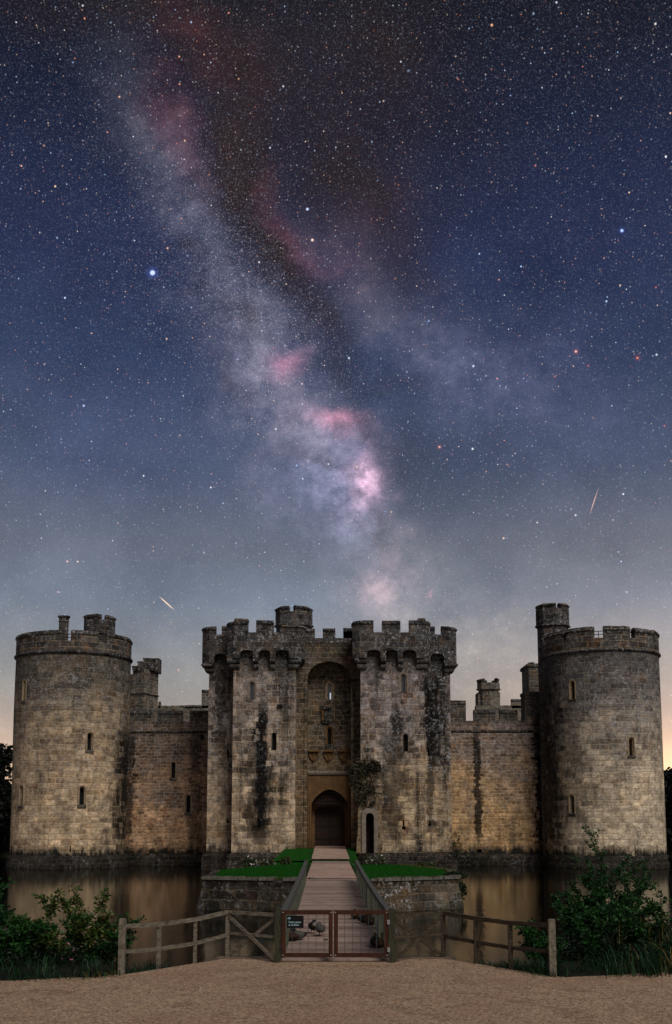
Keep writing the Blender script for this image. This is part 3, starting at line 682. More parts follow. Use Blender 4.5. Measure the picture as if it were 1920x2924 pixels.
# broken canopied niche
q = MB(); nx = bx_(935); q.box(bx_(919), bx_(944), by-.35, by+.02, bz(yy_(1105)), bz(yy_(1085)), j=.03)
q.box(bx_(919), bx_(926), by-.22, by+.02, bz(yy_(1215)), bz(yy_(1105)), 1, j=.03); q.box(bx_(940), bx_(946), by-.3, by+.02, bz(yy_(1230)), bz(yy_(1100)), j=.03)
q.yprism([(bx_(926), bz(yy_(1210))), (bx_(942), bz(yy_(1228))), (bx_(944), bz(yy_(1160))), (bx_(934), bz(yy_(1120))), (bx_(925), bz(yy_(1150)))], by-.28, by+.01)
q.box(bx_(921), bx_(945), by-.2, by+.02, bz(yy_(1240)), bz(yy_(1215)), j=.04)
q.build('niche', [MS['cp'], M_orange], gh)
# corbelled stool under the lower window and the three shields
q = MB(); q.box(bx_(931), bx_(953), by-.14, by+.01, bz(yy_(1512)), bz(yy_(1455)), j=.03); q.build('window_stool', MS['pp'], gh)
for a in (1215, 1359, 1502):
    xc, _z = zz(a, 0); xx = bx_(xc); w = .40; zt = bz(yy_(1515)); h = bz(yy_(1515))-bz(yy_(1612))
    q = MB(); out = [(xx-w*.88, zt), (xx+w*.88, zt), (xx+w*.88, zt-h*.4), (xx+w*.62, zt-h*.72), (xx, zt-h), (xx-w*.62, zt-h*.72), (xx-w*.88, zt-h*.4)]
    inn = [(xx+(a_-xx)*.78, zt-h*.08+(b_-zt)*.80) for a_, b_ in out]
    q.yring(out, inn, by-.16, by+.01); q.yprism(inn, by-.05, by+.01); q.box(xx-w, xx+w, by-.3, by+.01, zt-.02, zt+.12, j=.01)
    q.yprism([(xx-.06, zt-h*.2), (xx+.06, zt-h*.2), (xx+.03, zt-h*.8), (xx-.03, zt-h*.8)], by-.10, by)
    q.build('shield', M_fdark, gh)
# string over the doorway, doorway surround
q = MB(); zst = bz(2212); q.sweep([(ax0+.02, by), (ax1-.02, by)], [(0, zst-.12), (.16, zst), (.2, zst+.12), (.08, zst+.28), (0, zst+.28)]); q.build('string_course', M_pale, gh)
zdb = 1.62
dcx = bx_(942, 2350); hw = (X(994, 2350, YB_)-X(890, 2350, YB_))/2
q = MB(); q.box(ax0+.02, ax1-.02, by-.18, by+.9, 1.0, zst-.13); ds = q.build('door_surround', M_orange, gh)
c = MB(); c.yprism([(dcx-hw, .5), (dcx+hw, .5)]+[(dcx+hw*math.cos(PI*i/20), bz(2296)+(bz(2254)-bz(2296))*(1-abs(math.cos(PI*i/20))**1.7)**.78) for i in range(21)], by-1, by+2)
cut(ds, c)
c = MB(); c.yprism(archpts(dcx, hw+.15, .5, bz(2300), bz(2248)), -3, by+2.6); cut(gw, c)
q = MB(); oo = [(dcx-hw-.14, 1.0), (dcx+hw+.14, 1.0)]+[(dcx+(hw+.14)*math.cos(PI*i/20), bz(2296)+(bz(2254)+.14-bz(2296))*(1-abs(math.cos(PI*i/20))**1.7)**.78) for i in range(21)]
ii = [(dcx-hw, 1.0), (dcx+hw, 1.0)]+[(dcx+hw*math.cos(PI*i/20), bz(2296)+(bz(2254)-bz(2296))*(1-abs(math.cos(PI*i/20))**1.7)**.78) for i in range(21)]
q.yring(oo, ii, by-.25, by+.3); q.build('doorway_moulding', M_orange, gh)
# inner arch and door
hd = (X(987, 2350, YB_)-X(900, 2350, YB_))/2; zdt = bz(2297); zds = bz(2322)
q = MB(); q.box(dcx-hw-.1, dcx+hw+.1, by+1.0, by+1.5, 1.0, zdt+.25); inn = q.build('inner_arch', M_orange, gh)
c = MB(); c.yprism(archpts(dcx, hd, .5, zds, zdt, p=.8), by, by+3); cut(inn, c)
q = MB()
for s_ in (-1, 1):
    for k in range(6):
        a = dcx+s_*(.02+k*hd/6); b = dcx+s_*(.02+(k+1)*hd/6-.012); q.box(min(a, b), max(a, b), by+1.30, by+1.36, zdb-.1, zdt+.1)
dr = q.build('door', M_door, gh)
for s_ in (-1, 1):
    q = MB()
    for zq in (zdb+.5, zdb+1.45, zdb+2.25): q.box(dcx+(0.05 if s_ > 0 else -hd+.05), dcx+(hd-.05 if s_ > 0 else -.05), by+1.26, by+1.297, zq, zq+.09)
    for k in range(1, 6):
        for j in range(6): q.box(dcx+s_*k*.2-.015, dcx+s_*k*.2+.015, by+1.27, by+1.30, zdb+.25+j*.45, zdb+.28+j*.45)
    q.build('ironwork', M_iron, dr)
# portcullis
q = MB(); M_pc = plain('portcullis_wood', '1c1310', '3a2820', 8, .8); zpc = bz(2300)
def zarch(x): 
    t = min(1, abs(x-dcx)/hw); return bz(2296)+(bz(2254)-bz(2296))*(1-t**1.7)**.78
k = -hw+.12
while k < hw-.05:
    q.box(dcx+k-.055, dcx+k+.055, by+.35, by+.45, zpc+.02, zarch(dcx+k)+.1); q.yprism([(dcx+k-.055, zpc+.02), (dcx+k+.055, zpc+.02), (dcx+k, zpc-.16)], by+.37, by+.43); k += .225
zq = zpc+.12
while zq < bz(2256):
    hwz = 0
    for i in range(100):
        if zarch(dcx+hw*i/100) > zq: hwz = hw*i/100
    q.box(dcx-hwz-.05, dcx+hwz+.05, by+.31, by+.348, zq, zq+.10); zq += .23
q.build('portcullis', M_pc, gh)
q = MB(); q.box(dcx-hw-.1, dcx+hw+.1, by+.75, by+.99, zdt+.02, bz(2248)); q.build('tympanum', M_pale, gh)

# battlements of the gatehouse
def parapet(path, ops, z0, z1, zarc, name='parapet', t=.42):
    q = MB(); q.sweep(path, [(0, z0), (0, z1), (-t, z1), (-t, z0)]); o = q.build(name, MS['pp'], gh)
    c = MB()
    for a, b, y in ops:
        m_ = (a+b)/2; w = (b-a)/2; zs = zarc-.2
        c.yprism([(m_-w, z0-1), (m_+w, z0-1), (m_+w, zs), (m_+w*.8, zs+.14), (m_+w*.35, zarc), (m_-w*.35, zarc), (m_-w*.8, zs+.14), (m_-w, zs)], y-.3, y+.7)
    if ops: cut(o, c)
    q = MB(); q.sweep(path, [(.0, z0-.02), (.05, z0+.02), (.05, z0+.10), (0, z0+.14)]); 
    return o
def corbel(pts, z1, z0, d):
    q = MB(); h = (z1-z0)/2
    for k, (zt, dd) in enumerate(((z1-.0, d), (z1-h, d*.55))):
        q.sweep(pts, [(-.05, zt-h+.02), (dd*.55, zt-h+.03), (dd*.85, zt-h*.75), (dd, zt-h*.45), (dd*.97, zt-.06), (dd*.9, zt-.01), (-.05, zt-.01)])
    return q.build('corbel', MS['pp'], gh)
ov = .55; ch_ = .52
def zx(a, orig=540): return L(X(orig+a/3.398, 1850, YF_-ov))
def zxw(a, orig=540): return L(X(orig+a/3.398, 1900, YF_))
def zxr(a, orig=540): return L(X(orig+a/3.398, 1850, YR_-ov))
# left front
a0, a1 = zx(365), zx(1118)
path = [(a0, ly(YR_)-ov+.0), (a0, -ov+ch_), (a0+ch_, -ov), (a1-ch_, -ov), (a1, -ov+ch_), (a1, gy)]
parapet(path, [(zx(497), zx(622), -ov), (zx(678), zx(788), -ov), (zx(840), zx(970), -ov)], zpb, zsl, zat)
for a, b in ((628, 678), (788, 838)): corbel([(zxw(a), 0), (zxw(b), 0)], zpb, zcb, ov-.03)
corbel([(LfO, .8), (LfO, 0), (zxw(495), 0)], zpb, zcb, ov*.8); corbel([(zxw(970), 0), (LfI, 0), (LfI, .8)], zpb, zcb, ov*.8)
merlon(gh, [(a0, .9), (a0, -ov+ch_), (a0+ch_, -ov), (zx(572), -ov)], zsl, zmt-.02, t=.42)
merlon(gh, [(zx(650), -ov), (zx(822), -ov)], zsl, zmt, t=.42)
merlon(gh, [(zx(900), -ov), (a1-ch_, -ov), (a1, -ov+ch_), (a1, .8)], zsl, zF(yy_(282)), t=.42)
merlon(gh, [(a0, ly(YR_)-ov), (a0, 1.2)], zsl, zmt-.1, t=.42)
# rubble on the left corner merlon
q = MB()
for k in range(14): 
    x_ = zx(450+random.random()*110); w = .1+random.random()*.15; q.box(x_-w, x_+w, -ov+.1, -ov+.1+w*2, zmt-.12, zmt+.02+random.random()*.12, j=.03)
q.build('loose_stones', MS['cp'], gh)
# right front
O3 = 940
b0, b1 = zx(230, O3), zx(985, O3)
path = [(b0, gy), (b0, -ov+ch_), (b0+ch_, -ov), (b1-ch_, -ov), (b1, -ov+ch_), (b1, ly(YR_)-ov)]
parapet(path, [(zx(370, O3), zx(500, O3), -ov), (zx(552, O3), zx(665, O3), -ov), (zx(717, O3), zx(845, O3), -ov)], zpb, zsl-.0, zat)
for a, b in ((503, 550), (668, 715)): corbel([(zxw(a, O3), 0), (zxw(b, O3), 0)], zpb, zcb, ov-.03)
corbel([(RfI, .8), (RfI, 0), (zxw(365, O3), 0)], zpb, zcb, ov*.8); corbel([(zxw(850, O3), 0), (RfO, 0), (RfO, .8)], zpb, zcb, ov*.8)
merlon(gh, [(b0, .9), (b0, -ov+ch_), (b0+ch_, -ov), (zx(433, O3), -ov)], zsl, zmt, t=.42)
merlon(gh, [(zx(515, O3), -ov), (zx(695, O3), -ov)], zsl, zmt, t=.42)
merlon(gh, [(zx(778, O3), -ov), (b1-ch_, -ov), (b1, -ov+ch_), (b1, .8)], zsl, zmt, t=.42)
q = MB()
for k in range(3): x_ = zx(900, O3); q.box(x_-.32+.03*k, x_+.32-.03*k, -ov+.05, -ov+.5, zmt-.05+.06*k, zmt+.02+.06*k, j=.02)
q.build('cap_stone', MS['cp'], gh)
# rear outer bays
zrb, zrc, zrs, zrt, zra = Z(1897, YR_), Z(1922, YR_), Z(1815, YR_), Z(1790, YR_), Z(1870, YR_)
ry = ly(YR_)
c0_ = zxr(120); path = [(c0_, BK), (c0_, ry-ov+.6), (c0_+.6, ry-ov), (a0+.1, ry-ov)]
parapet(path, [(zxr(245), zxr(362), ry-ov)], zrb, zrs, zra)
corbel([(LrO, ry+.8), (LrO, ry), (L(X(540+244/3.398, 1900, YR_)), ry)], zrb, zrc, ov)
merlon(gh, [(c0_, ry+1.3), (c0_, ry-ov+.6), (c0_+.6, ry-ov), (zxr(260), ry-ov)], zrs, zrt, t=.42)
merlon(gh, [(zxr(315), ry-ov), (a0-.01, ry-ov)], zrs, zrt, t=.42)
d1 = zxr(1245, O3); path = [(b1-.1, ry-ov), (d1-.6, ry-ov), (d1, ry-ov+.6), (d1, BK)]
parapet(path, [(zxr(985, O3), zxr(1115, O3), ry-ov)], zrb, zrs, zra)
corbel([(L(X(940+1117/3.398, 1900, YR_)), ry), (RrO, ry), (RrO, ry+.8)], zrb, zrc, ov)
merlon(gh, [(b1+.01, ry-ov), (zxr(1030, O3), ry-ov)], zrs, zrt, t=.42)
merlon(gh, [(zxr(1090, O3), ry-ov), (d1-.6, ry-ov), (d1, ry-ov+.6), (d1, ry+1.3)], zrs, zrt, t=.42)
for xs_ in (c0_, d1):
    for k in range(4):
        ya = ry+2.2+k*2.3; p = [(xs_, ya+1.5), (xs_, ya)] if xs_ < 0 else [(xs_, ya), (xs_, ya+1.5)]
        merlon(gh, p, zrs, zrt, t=.42)
# centre battlement
q = MB(); q.box(a1-.35, b0+.35, gy-.02, gy+.45, zgs-.4, zgs); q.build('parapet', MS['pp'], gh)
zct = Z(1792, YG_)
for a, b, o_ in ((1125, 1222, 540), (1298, 1421, 540), (1497, 1621, 540), (138, 225, 940)):
    merlon(gh, [(L(X(o_+a/3.398, 1800, YG_)), gy-.02), (L(X(o_+b/3.398, 1800, YG_)), gy-.02)], zgs, zct, t=.42)
# roofs and stair turret
q = MB(); q.box(LfO-.1, LfI+.1, -.1, BK-.1, zsl-.95, zsl-.8); q.box(LrO-.1, LfO-.1, ry-.1, BK-.1, zrs-.95, zrs-.8); q.build('roof', MS['cp'], gh)
q = MB(); q.box(RfI-.1, RfO+.1, -.1, BK-.1, zsl-.95, zsl-.8); q.box(RfO+.1, RrO+.1, ry-.1, BK-.1, zrs-.95, zrs-.8); q.build('roof', MS['cp'], gh)
q = MB(); q.box(LfI, RfI, gy+.5, BK-.2, zgs-1.0, zgs-.8); q.build('roof', MS['cp'], gh)
Yt = 83.5; xt = X(840, 1770, Yt); rt = (X(893, 1770, Yt)-X(787, 1770, Yt))/2
turret(gh, L(xt), ly(Yt), rt*.96, zsl-1, Z(1791, Yt), Z(1757, Yt), Z(1738, Yt), [(-.32, .09), (1.2, 1.6), (2.9, 3.3), (4.4, 4.7)], rtop=rt)

# ------------------------------------------------------------------ ivy / leaves helpers
def leafcloud(mb, c, rad, n, size, flat=1.0, seed=0, mi=0, shell=.5, droop=0, six=True):
    rnd = random.Random(seed)
    for _ in range(n):
        while True:
            p = Vector((rnd.uniform(-1, 1), rnd.uniform(-1, 1), rnd.uniform(-1, 1)))
            if shell*shell*.3 < p.length_squared < 1: break
        p = Vector((p.x*rad[0], p.y*rad[1], p.z*rad[2]))+Vector(c)
        nz = noise.noise(p*1.7+Vector((seed, 0, 0)))
        if nz < -.12 and rnd.random() < .75: continue
        s_ = size*rnd.uniform(.6, 1.35)
        a = Vector((rnd.gauss(0, 1), rnd.gauss(0, 1), rnd.gauss(0, .8)-droop)).normalized()
        b = a.cross(Vector((rnd.gauss(0, 1), rnd.gauss(0, 1), rnd.gauss(0, 1)))).normalized()
        m_ = mi if not callable(mi) else mi(p, rnd)
        if six: mb.add([p-a*s_, p-a*s_*.3+b*s_*.42, p+a*s_*.4+b*s_*.36, p+a*s_, p+a*s_*.4-b*s_*.36, p-a*s_*.3-b*s_*.42], [(0, 1, 2, 3, 4, 5)], m_)
        else: mb.add([p-a*s_, p+b*s_*.55, p+a*s_, p-b*s_*.55], [(0, 1, 2, 3)], m_)
ML_dark = leafmat('evergreen_leaf', ['050a06', '0a120b', '101a10'], sc=.4)
ML_ivy = leafmat('ivy_leaf', ['10140c', '20231a', '3a3626', '5a5446'], sc=3)
ML_bush = leafmat('bush_leaf', ['0a2210', '143a14', '2a561e'], sc=2)
ML_warm = leafmat('turning_leaf', ['0e260e', '1a3c16', '2e4c18', '4a5420', '60381c'], sc=3)
ML_reed = leafmat('reed_blade', ['06140c', '0c2414', '1a3e22', '3c5c38'], sc=1.2)
ML_gold = leafmat('dry_blade', ['4a4420', '6c5a2c', '857048'], sc=2)
ML_flower = plain('pink_petal', 'b05a8c', 'd080b0', 8)
ML_white = plain('white_petal', 'a0a098', 'c8c8c0', 8)
M_bark = plain('bark', '120e0a', '2c241a', 6, .9, .6, (4, 4, .6))

# ------------------------------------------------------------------ ruined barbican
YBB = 74.0
bxb = lambda x, y=2300: X(940+x/3.398, y, YBB)
bzb = lambda y: Z(2100+y/3.398, YBB)
out = [(265, 1150), (275, 1000), (285, 900), (278, 760), (290, 650), (282, 560), (262, 520), (235, 470), (228, 400), (250, 320), (290, 275), (340, 255), (400, 252), (455, 268), (472, 330), (468, 420), (480, 500), (500, 590), (540, 640), (508, 700), (512, 820), (505, 950), (515, 1060), (508, 1150)]
ex = []
for i in range(len(out)):
    a, b = out[i], out[(i+1) % len(out)]
    for t in (0, .33, .66): ex.append((a[0]+(b[0]-a[0])*t+random.uniform(-5, 5), a[1]+(b[1]-a[1])*t+random.uniform(-5, 5)))
pts = [(bxb(a), bzb(b)) for a, b in ex]
bb = empty('barbican_ruin', ((bxb(265)+bxb(508))/2, YBB, 1.2), 'ruined barbican wall stump with narrow pointed doorway and ivy, right of the gateway', 'ruin')
ox, oy, oz = bb.location
q = MB(); q.yprism([(a-ox, b-oz) for a, b in pts], 0, 1.5); bwall = q.build('wall', MS['bar'], bb)
dx = (bxb(355)+bxb(435))/2-ox; dw = (bxb(435)-bxb(352)); dz0 = bzb(1140)-oz; dz1 = bzb(752)-oz
c = MB(); c.yprism([(a+dx, b+dz0-.3) for a, b in arch(dw, dz1-dz0+.3)], -1, 1.1)
for a, b, w_, h_ in ((560, 620, 30, 40),): c.box(bxb(600)-ox, bxb(640)-ox, -1, .3, bzb(650)-oz, bzb(560)-oz)
cut(bwall, c)
q = MB(); q.yring([(a+dx, b+dz0) for a, b in arch(dw+.5, dz1-dz0+.35)], [(a+dx, b+dz0) for a, b in arch(dw, dz1-dz0)], -.12, .25)
q.yring([(a+dx, b+dz0) for a, b in arch(dw+.22, dz1-dz0+.16)], [(a+dx, b+dz0) for a, b in arch(dw-.06, dz1-dz0-.03)], -.02, .5)
q.build('doorway', M_fpale, bb)
q = MB(); q.box(dx-dw/2, dx+dw/2, .9, .95, dz0, dz1); q.build('door', plain('dark_red_door', '140807', '2a1210', 6), bb)
q = MB()
for k in range(26):
    x_, z_ = random.choice(pts[18:54]); s_ = random.uniform(.12, .3); q.box(x_-ox-s_, x_-ox+s_, random.uniform(-.15, .2), 1.0+random.uniform(0, .5), z_-oz-s_*.6, z_-oz+s_*.5, j=.05)
q.build('rubble', MS['bar'], bb)
ivy = MB()
for k, (a, b, ra, rb_) in enumerate(((300, 330, .8, .9), (370, 300, .8, .6), (430, 400, .6, 1.0), (330, 450, .7, 1.0), (300, 560, .45, .9), (390, 600, .5, .8), (250, 400, .4, .8), (450, 300, .4, .4))):
    leafcloud(ivy, (bxb(a), YBB-.1, bzb(b)), (ra, .28, rb_), 300, .10, seed=k+40)
tag(ivy.build('ivy', ML_ivy, None, fix=False), 'ragged ivy growing over the top of the ruined barbican wall', 'plant')

# ------------------------------------------------------------------ water, banks, ground
def water():
    m, n = newmat('moat_water')
    P = n.n('ShaderNodeNewGeometry').outputs['Position']
    h = n.m('ADD', n.noise(n.scale(P, (1.6, .25, 1)), 2.0, 3, .5), n.m('MULTIPLY', n.noise(n.scale(P, (1, .3, 1)), 9, 2, .5), .25))
    bump = n.bump(h, .10, .05)
    gl = n.n('ShaderNodeBsdfGlossy'); n.put(gl.inputs['Color'], (.62, .63, .60, 1)); gl.inputs['Roughness'].default_value = .085; n.put(gl.inputs['Normal'], bump)
    df = n.n('ShaderNodeBsdfDiffuse'); n.put(df.inputs['Color'], hx('0d100c'))
    fr = n.n('ShaderNodeFresnel'); fr.inputs[0].default_value = 1.33; n.put(fr.inputs[1], bump)
    mx = n.n('ShaderNodeMixShader'); n.put(mx.inputs[0], n.map(fr.outputs[0], 0, .7, .1, 1)); n.nt.links.new(df.outputs[0], mx.inputs[1]); n.nt.links.new(gl.outputs[0], mx.inputs[2])
    o = n.n('ShaderNodeOutputMaterial'); n.nt.links.new(mx.outputs[0], o.inputs[0]); return m
q = MB(); q.add([(-300, 12, 0), (300, 12, 0), (300, 400, 0), (-300, 400, 0)], [(0, 1, 2, 3)])
kind(q.build('water', water()), 'structure')
def gravelmat(name, a, b, pk=.3, sc=1):
    m, n = newmat(name); P = n.n('ShaderNodeNewGeometry').outputs['Position']
    vo = n.n('ShaderNodeTexVoronoi'); n.put(vo.inputs['Vector'], P); vo.inputs['Scale'].default_value = 30*sc
    vc = n.sep(vo.outputs['Color'])
    big = n.noise(P, .6, 5, .6); med = n.noise(P, 6, 6, .88)
    col = n.mix(n.map(n.m('ADD', n.m('MULTIPLY', vc[0], .6), n.m('MULTIPLY', med, .8)), .42, .95), hx(a), hx(b))
    col = n.mix(n.map(big, .45, .65, 0, pk), col, hx('8a6050'))
    col = n.mix(n.map(n.noise(n.vm('ADD', P, (4, 9, 0)), 1.5, 6, .7), .52, .68, 0, .40), col, hx('4c3c2c'))
    col = n.mix(n.map(n.noise(P, 11, 4, .88), .57, .68, 0, .6), col, hx('2c221a'))
    col = n.mix(n.map(vc[1], .9, .97, 0, .7), col, hx('c8b49a'))
    h = n.m('ADD', n.m('MULTIPLY', vo.outputs['Distance'], -1.0), n.m('MULTIPLY', med, 1.6))
    n.out(col, .9, n.bump(h, .55, .03), spec=.15); return m
M_grav = gravelmat('forecourt_gravel', '806854', 'ccac8e')
M_pathg = gravelmat('path_gravel', 'a08676', 'd0b0a0', .4, .6)
M_earth = plain('damp_earth', '0c0d08', '1c1c12', 3, .95, .6)
GZ = .8
bnd = [(-1400, 2830), (-300, 2806), (0, 2801), (345, 2784), (645, 2737), (1275, 2737), (1590, 2789), (1760, 2784), (1920, 2771), (2300, 2760), (3300, 2750)]
bw_ = [G(a, b, GZ) for a, b in bnd]
bw_ = [(-200, bw_[0][1])]+bw_+[(200, bw_[-1][1])]
dense = []
for i in range(len(bw_)-1):
    a, b = bw_[i], bw_[i+1]; k = 1 if max(abs(a[0]), abs(b[0])) > 60 else 14
    straight = (4 <= i <= 7)
    for j in range(k):
        t = j/k; x_, y_ = a[0]+(b[0]-a[0])*t, a[1]+(b[1]-a[1])*t
        if not straight: y_ += .10*noise.noise((x_*1.3, 0, 3))
        dense.append((x_, y_))
dense.append(bw_[-1])
q = MB(); n_ = len(dense)
q.add([(x_, y_, GZ) for x_, y_ in dense]+[(x_, -120, GZ) for x_, y_ in dense], [(i, n_+i, n_+i+1, i+1) for i in range(n_-1)])
q.add([(x_, y_, GZ) for x_, y_ in dense]+[(x_, y_, -1.0) for x_, y_ in dense], [(i, i+1, n_+i+1, n_+i) for i in range(n_-1)])
kind(q.build('ground', M_grav), 'structure')
q = MB(); rp_ = random.Random(21)
for k in range(7000):
    y_ = 14.5+8.6*rp_.random()**1.0; x_ = rp_.uniform(-.34, .34)*y_
    edge = 20.3 if abs(x_) > 5 else 22.9-max(0, abs(x_)-2.4)*1.15
    if y_ > edge: continue
    s_ = rp_.uniform(.005, .013)*(1.6 if rp_.random() < .06 else 1); z_ = GZ+s_*.3
    a_ = [(x_+s_*math.cos(t+k)*rp_.uniform(.7, 1.2), y_+s_*math.sin(t+k)*rp_.uniform(.7, 1.2), z_) for t in (0, 1.57, 3.14, 4.71)]
    q.add(a_+[(x_, y_, z_+s_*.7), (x_, y_, GZ-.005)], [(0, 1, 4), (1, 2, 4), (2, 3, 4), (3, 0, 4), (1, 0, 5), (2, 1, 5), (3, 2, 5), (0, 3, 5)])
mp_, n_ = newmat('loose_pebble'); gg_ = n_.n('ShaderNodeNewGeometry').outputs['Random Per Island']
n_.out(n_.ramp(gg_, [(0, hx('4a3c30')), (.4, hx('7c6854')), (.8, hx('b09880')), (1, hx('d0c0ac'))]), .85, spec=.2)
kind(q.build('pebbles', mp_, fix=False), 'stuff', 'loose pebbles scattered over the gravel forecourt', 'gravel')
# timber / concrete edge under the gate
q = MB(); yE = G(960, 2737, GZ)[1]
q.box(-2.55, 2.55, yE-.10, yE+.16, .3, GZ+.03); kind(q.build('kerb', plain('kerb_concrete', '5a4c40', '82705e', 12, .9, .5)), 'structure')
# grassy bank sloping from the gravel down to the water, either side
def bank(pts_edge, depth, name):
    q = MB(); m = len(pts_edge); rows = 8
    vs = []
    for j in range(rows+1):
        t = j/rows
        for x_, y_ in pts_edge:
            d = depth(x_); vs.append((x_, y_-.25+t*d, GZ-.03+.10*math.sin(t*PI)*(1.5 if abs(x_) > 4.3 else -1.2) - 1.1*max(0, t-.55)/.45+.06*noise.noise((x_, y_+t*d, 0))*(1 if j else 0)-(0.03 if j == 0 else 0)))
    fs = [(j*m+i, j*m+i+1, (j+1)*m+i+1, (j+1)*m+i) for j in range(rows) for i in range(m-1)]
    q.add(vs, fs); return kind(q.build(name, M_earth, smooth=True), 'structure')
xl4 = bw_[4][0]; xr7 = bw_[7][0]
Lp = [(x_, y_) for x_, y_ in dense if -60 < x_ <= -2.9]; Rp = [(x_, y_) for x_, y_ in dense if 3.0 <= x_ < 60]
bank(Lp, lambda x_: max(.12, min(3.8, (-x_-3.4)*1.6)), 'bank'); bank(Rp, lambda x_: max(.12, min(4.2, (x_-2.9)*1.4)), 'bank')
# far bank and fields behind the castle
q = MB(); gx = [-900+i*30 for i in range(61)]; gyv = [104, 106, 110, 118, 130, 160, 220, 330, 500, 900, 1600]
def farz(x_, y_): return -.6+min(1.6, (y_-104)*.4)+max(0, y_-120)*.012+2.5*noise.noise((x_*.01, y_*.01, 0))*min(1, max(0, y_-125)/100)
q.add([(x_, y_ + (2.5*noise.noise((x_*.03, 0, 0)) if y_ < 119 else 0), farz(x_, y_)) for y_ in gyv for x_ in gx],
      [(j*61+i, j*61+i+1, (j+1)*61+i+1, (j+1)*61+i) for j in range(len(gyv)-1) for i in range(60)])
M_field = plain('field_grass', '10160c', '1c2414', .4, .95, .3)
# the ground under the castle courtyard is part of the island
kind(q.build('far_bank', M_field, smooth=True), 'structure')
q = MB(); q.box(-20, 20, 89.5, 116, -.8, 1.1); kind(q.build('courtyard', M_earth), 'structure')

# ------------------------------------------------------------------ octagon island, lawn, paths
IZ = 1.27
oct_ = [(-5.75, 46.8), (-1.3, 44.9), (1.9, 44.9), (5.45, 46.6), (5.6, 53), (3.3, 58.8), (-3.2, 58.8), (-5.9, 53)]
Xoff = G(578, 2507, IZ); Xr = G(1311, 2506, IZ)
oct_[0] = (Xoff[0], Xoff[1]+.1); oct_[3] = (Xr[0], Xr[1]+.3)
def resample(pts, k, j=.0):
    o = []
    for i in range(len(pts)):
        a, b = pts[i], pts[(i+1) % len(pts)]
        for t in range(k): o.append((a[0]+(b[0]-a[0])*t/k+(random.uniform(-j, j) if t else 0), a[1]+(b[1]-a[1])*t/k+(random.uniform(-j, j) if t else 0)))
    return o
ro_ = resample(oct_, 14, .05)
isl = empty('island', (0, 52, 0), 'dark stone-faced octagonal island carrying two lawns and the path in front of the gatehouse', 'island')
cen = Vector((0, 52))
def island_wall(pts, mat, nm):
    q = MB(); P_ = [(a-0, b-52) for a, b in pts]
    q.sweep(P_, [(.22, -.8), (.20, .15), (.12, .5), (.02, .95), (.05, IZ-.12), (-.02, IZ-.02), (-.35, IZ-.03), (-.4, -.8)], j=.035); return q.build(nm, mat, isl)
i1 = 14*1+7
ring = ro_+ro_[:1]
island_wall(ro_[-28:]+ro_[:i1+1], MS['isl'], 'wall'); island_wall(ro_[i1:14*4+1], MS['isr'], 'wall'); island_wall(ro_[14*4:14*6+1], MS['isl'], 'wall')
q = MB(); q.prism([(a*.985, (b-52)*.985) for a, b in ro_], -.7, IZ-.03); q.build('fill', M_earth, isl)
# coping blocks
q = MB()
P_ = ro_[:14*4]
for i in range(0, len(P_)-1):
    a, b = Vector(P_[i]), Vector(P_[i+1]); d = (b-a)
    if i in (14*1+3+k for k in range(0, 9)) : continue
    if random.random() < .12: continue
    nrm = Vector((d.y, -d.x)).normalized()
    c_ = [a+nrm*.12, b-d*.06+nrm*.12, b-d*.06-nrm*.32, a-nrm*.32]
    hgt = random.uniform(.03, .09); q.prism([(p.x, p.y-52) for p in c_], IZ-.06, IZ+hgt)
q.build('edge_stones', plain('lichen_edge_stone', '403c34', '7c786e', 7, .9, .8), isl)
def grassmat():
    m, n = newmat('lawn_grass'); P = n.n('ShaderNodeNewGeometry').outputs['Position']
    col = n.mix(n.map(n.noise(P, 6, 6, .8), .3, .7), hx('0c3a0a'), hx('1c6414'))
    col = n.mix(n.map(n.noise(P, 1.3, 6, .7), .48, .66, 0, .7), col, hx('24480e')); col = n.mix(n.map(n.noise(P, 2.3, 5, .7), .54, .68, 0, .6), col, hx('072806'))
    n.out(col, .9, n.bump(n.noise(P, 40, 4, .8), .8, .04), spec=.1); return m
M_lawn = grassmat()
def pathx(y_):  # centre line of bridge and path
    t = (y_-23.2)/(80-23.2); return X(958, 2700, 23.2)+( X(943, 2400, 80)-X(958, 2700, 23.2))*min(1, max(0, t))
def lawn(sgn, name):
    pts = [(a, b) for a, b in resample(oct_, 10) if (a-pathx(b))*sgn > 1.25]
    pts = [(cen.x+(a-cen.x)*.93, cen.y+(b-cen.y)*.93) for a, b in pts]
    pts.sort(key=lambda p: math.atan2(p[1]-52, (p[0]-sgn*3)))
    q = MB(); base = [(x_, y_) for x_, y_ in pts]
    q.prism(base, IZ-.04, IZ+.02)
    rnd = random.Random(5)
    ys = [p[1] for p in base]; 
    def inside(x_, y_):
        c_ = False
        for i in range(len(base)):
            a, b = base[i], base[i-1]
            if (a[1] > y_) != (b[1] > y_) and x_ < (b[0]-a[0])*(y_-a[1])/(b[1]-a[1])+a[0]: c_ = not c_
        return c_
    k = 0
    while k < 9000:
        x_ = rnd.uniform(1.0, 6)*sgn; y_ = rnd.uniform(45, 59)
        if not inside(x_, y_): continue
        h = rnd.uniform(.03, .075); a = rnd.uniform(0, PI); w = .014
        q.add([(x_-w*math.cos(a), y_-w*math.sin(a), IZ), (x_+w*math.cos(a), y_+w*math.sin(a), IZ), (x_+rnd.uniform(-.03, .03), y_+rnd.uniform(-.03, .03), IZ+h)], [(0, 1, 2)]); k += 1
    return kind(q.build(name, M_lawn, fix=False), 'stuff', 'bright green mown lawn on the '+('left' if sgn < 0 else 'right')+' half of the island', 'lawn')
lawn(-1, 'lawn'); lawn(1, 'lawn')
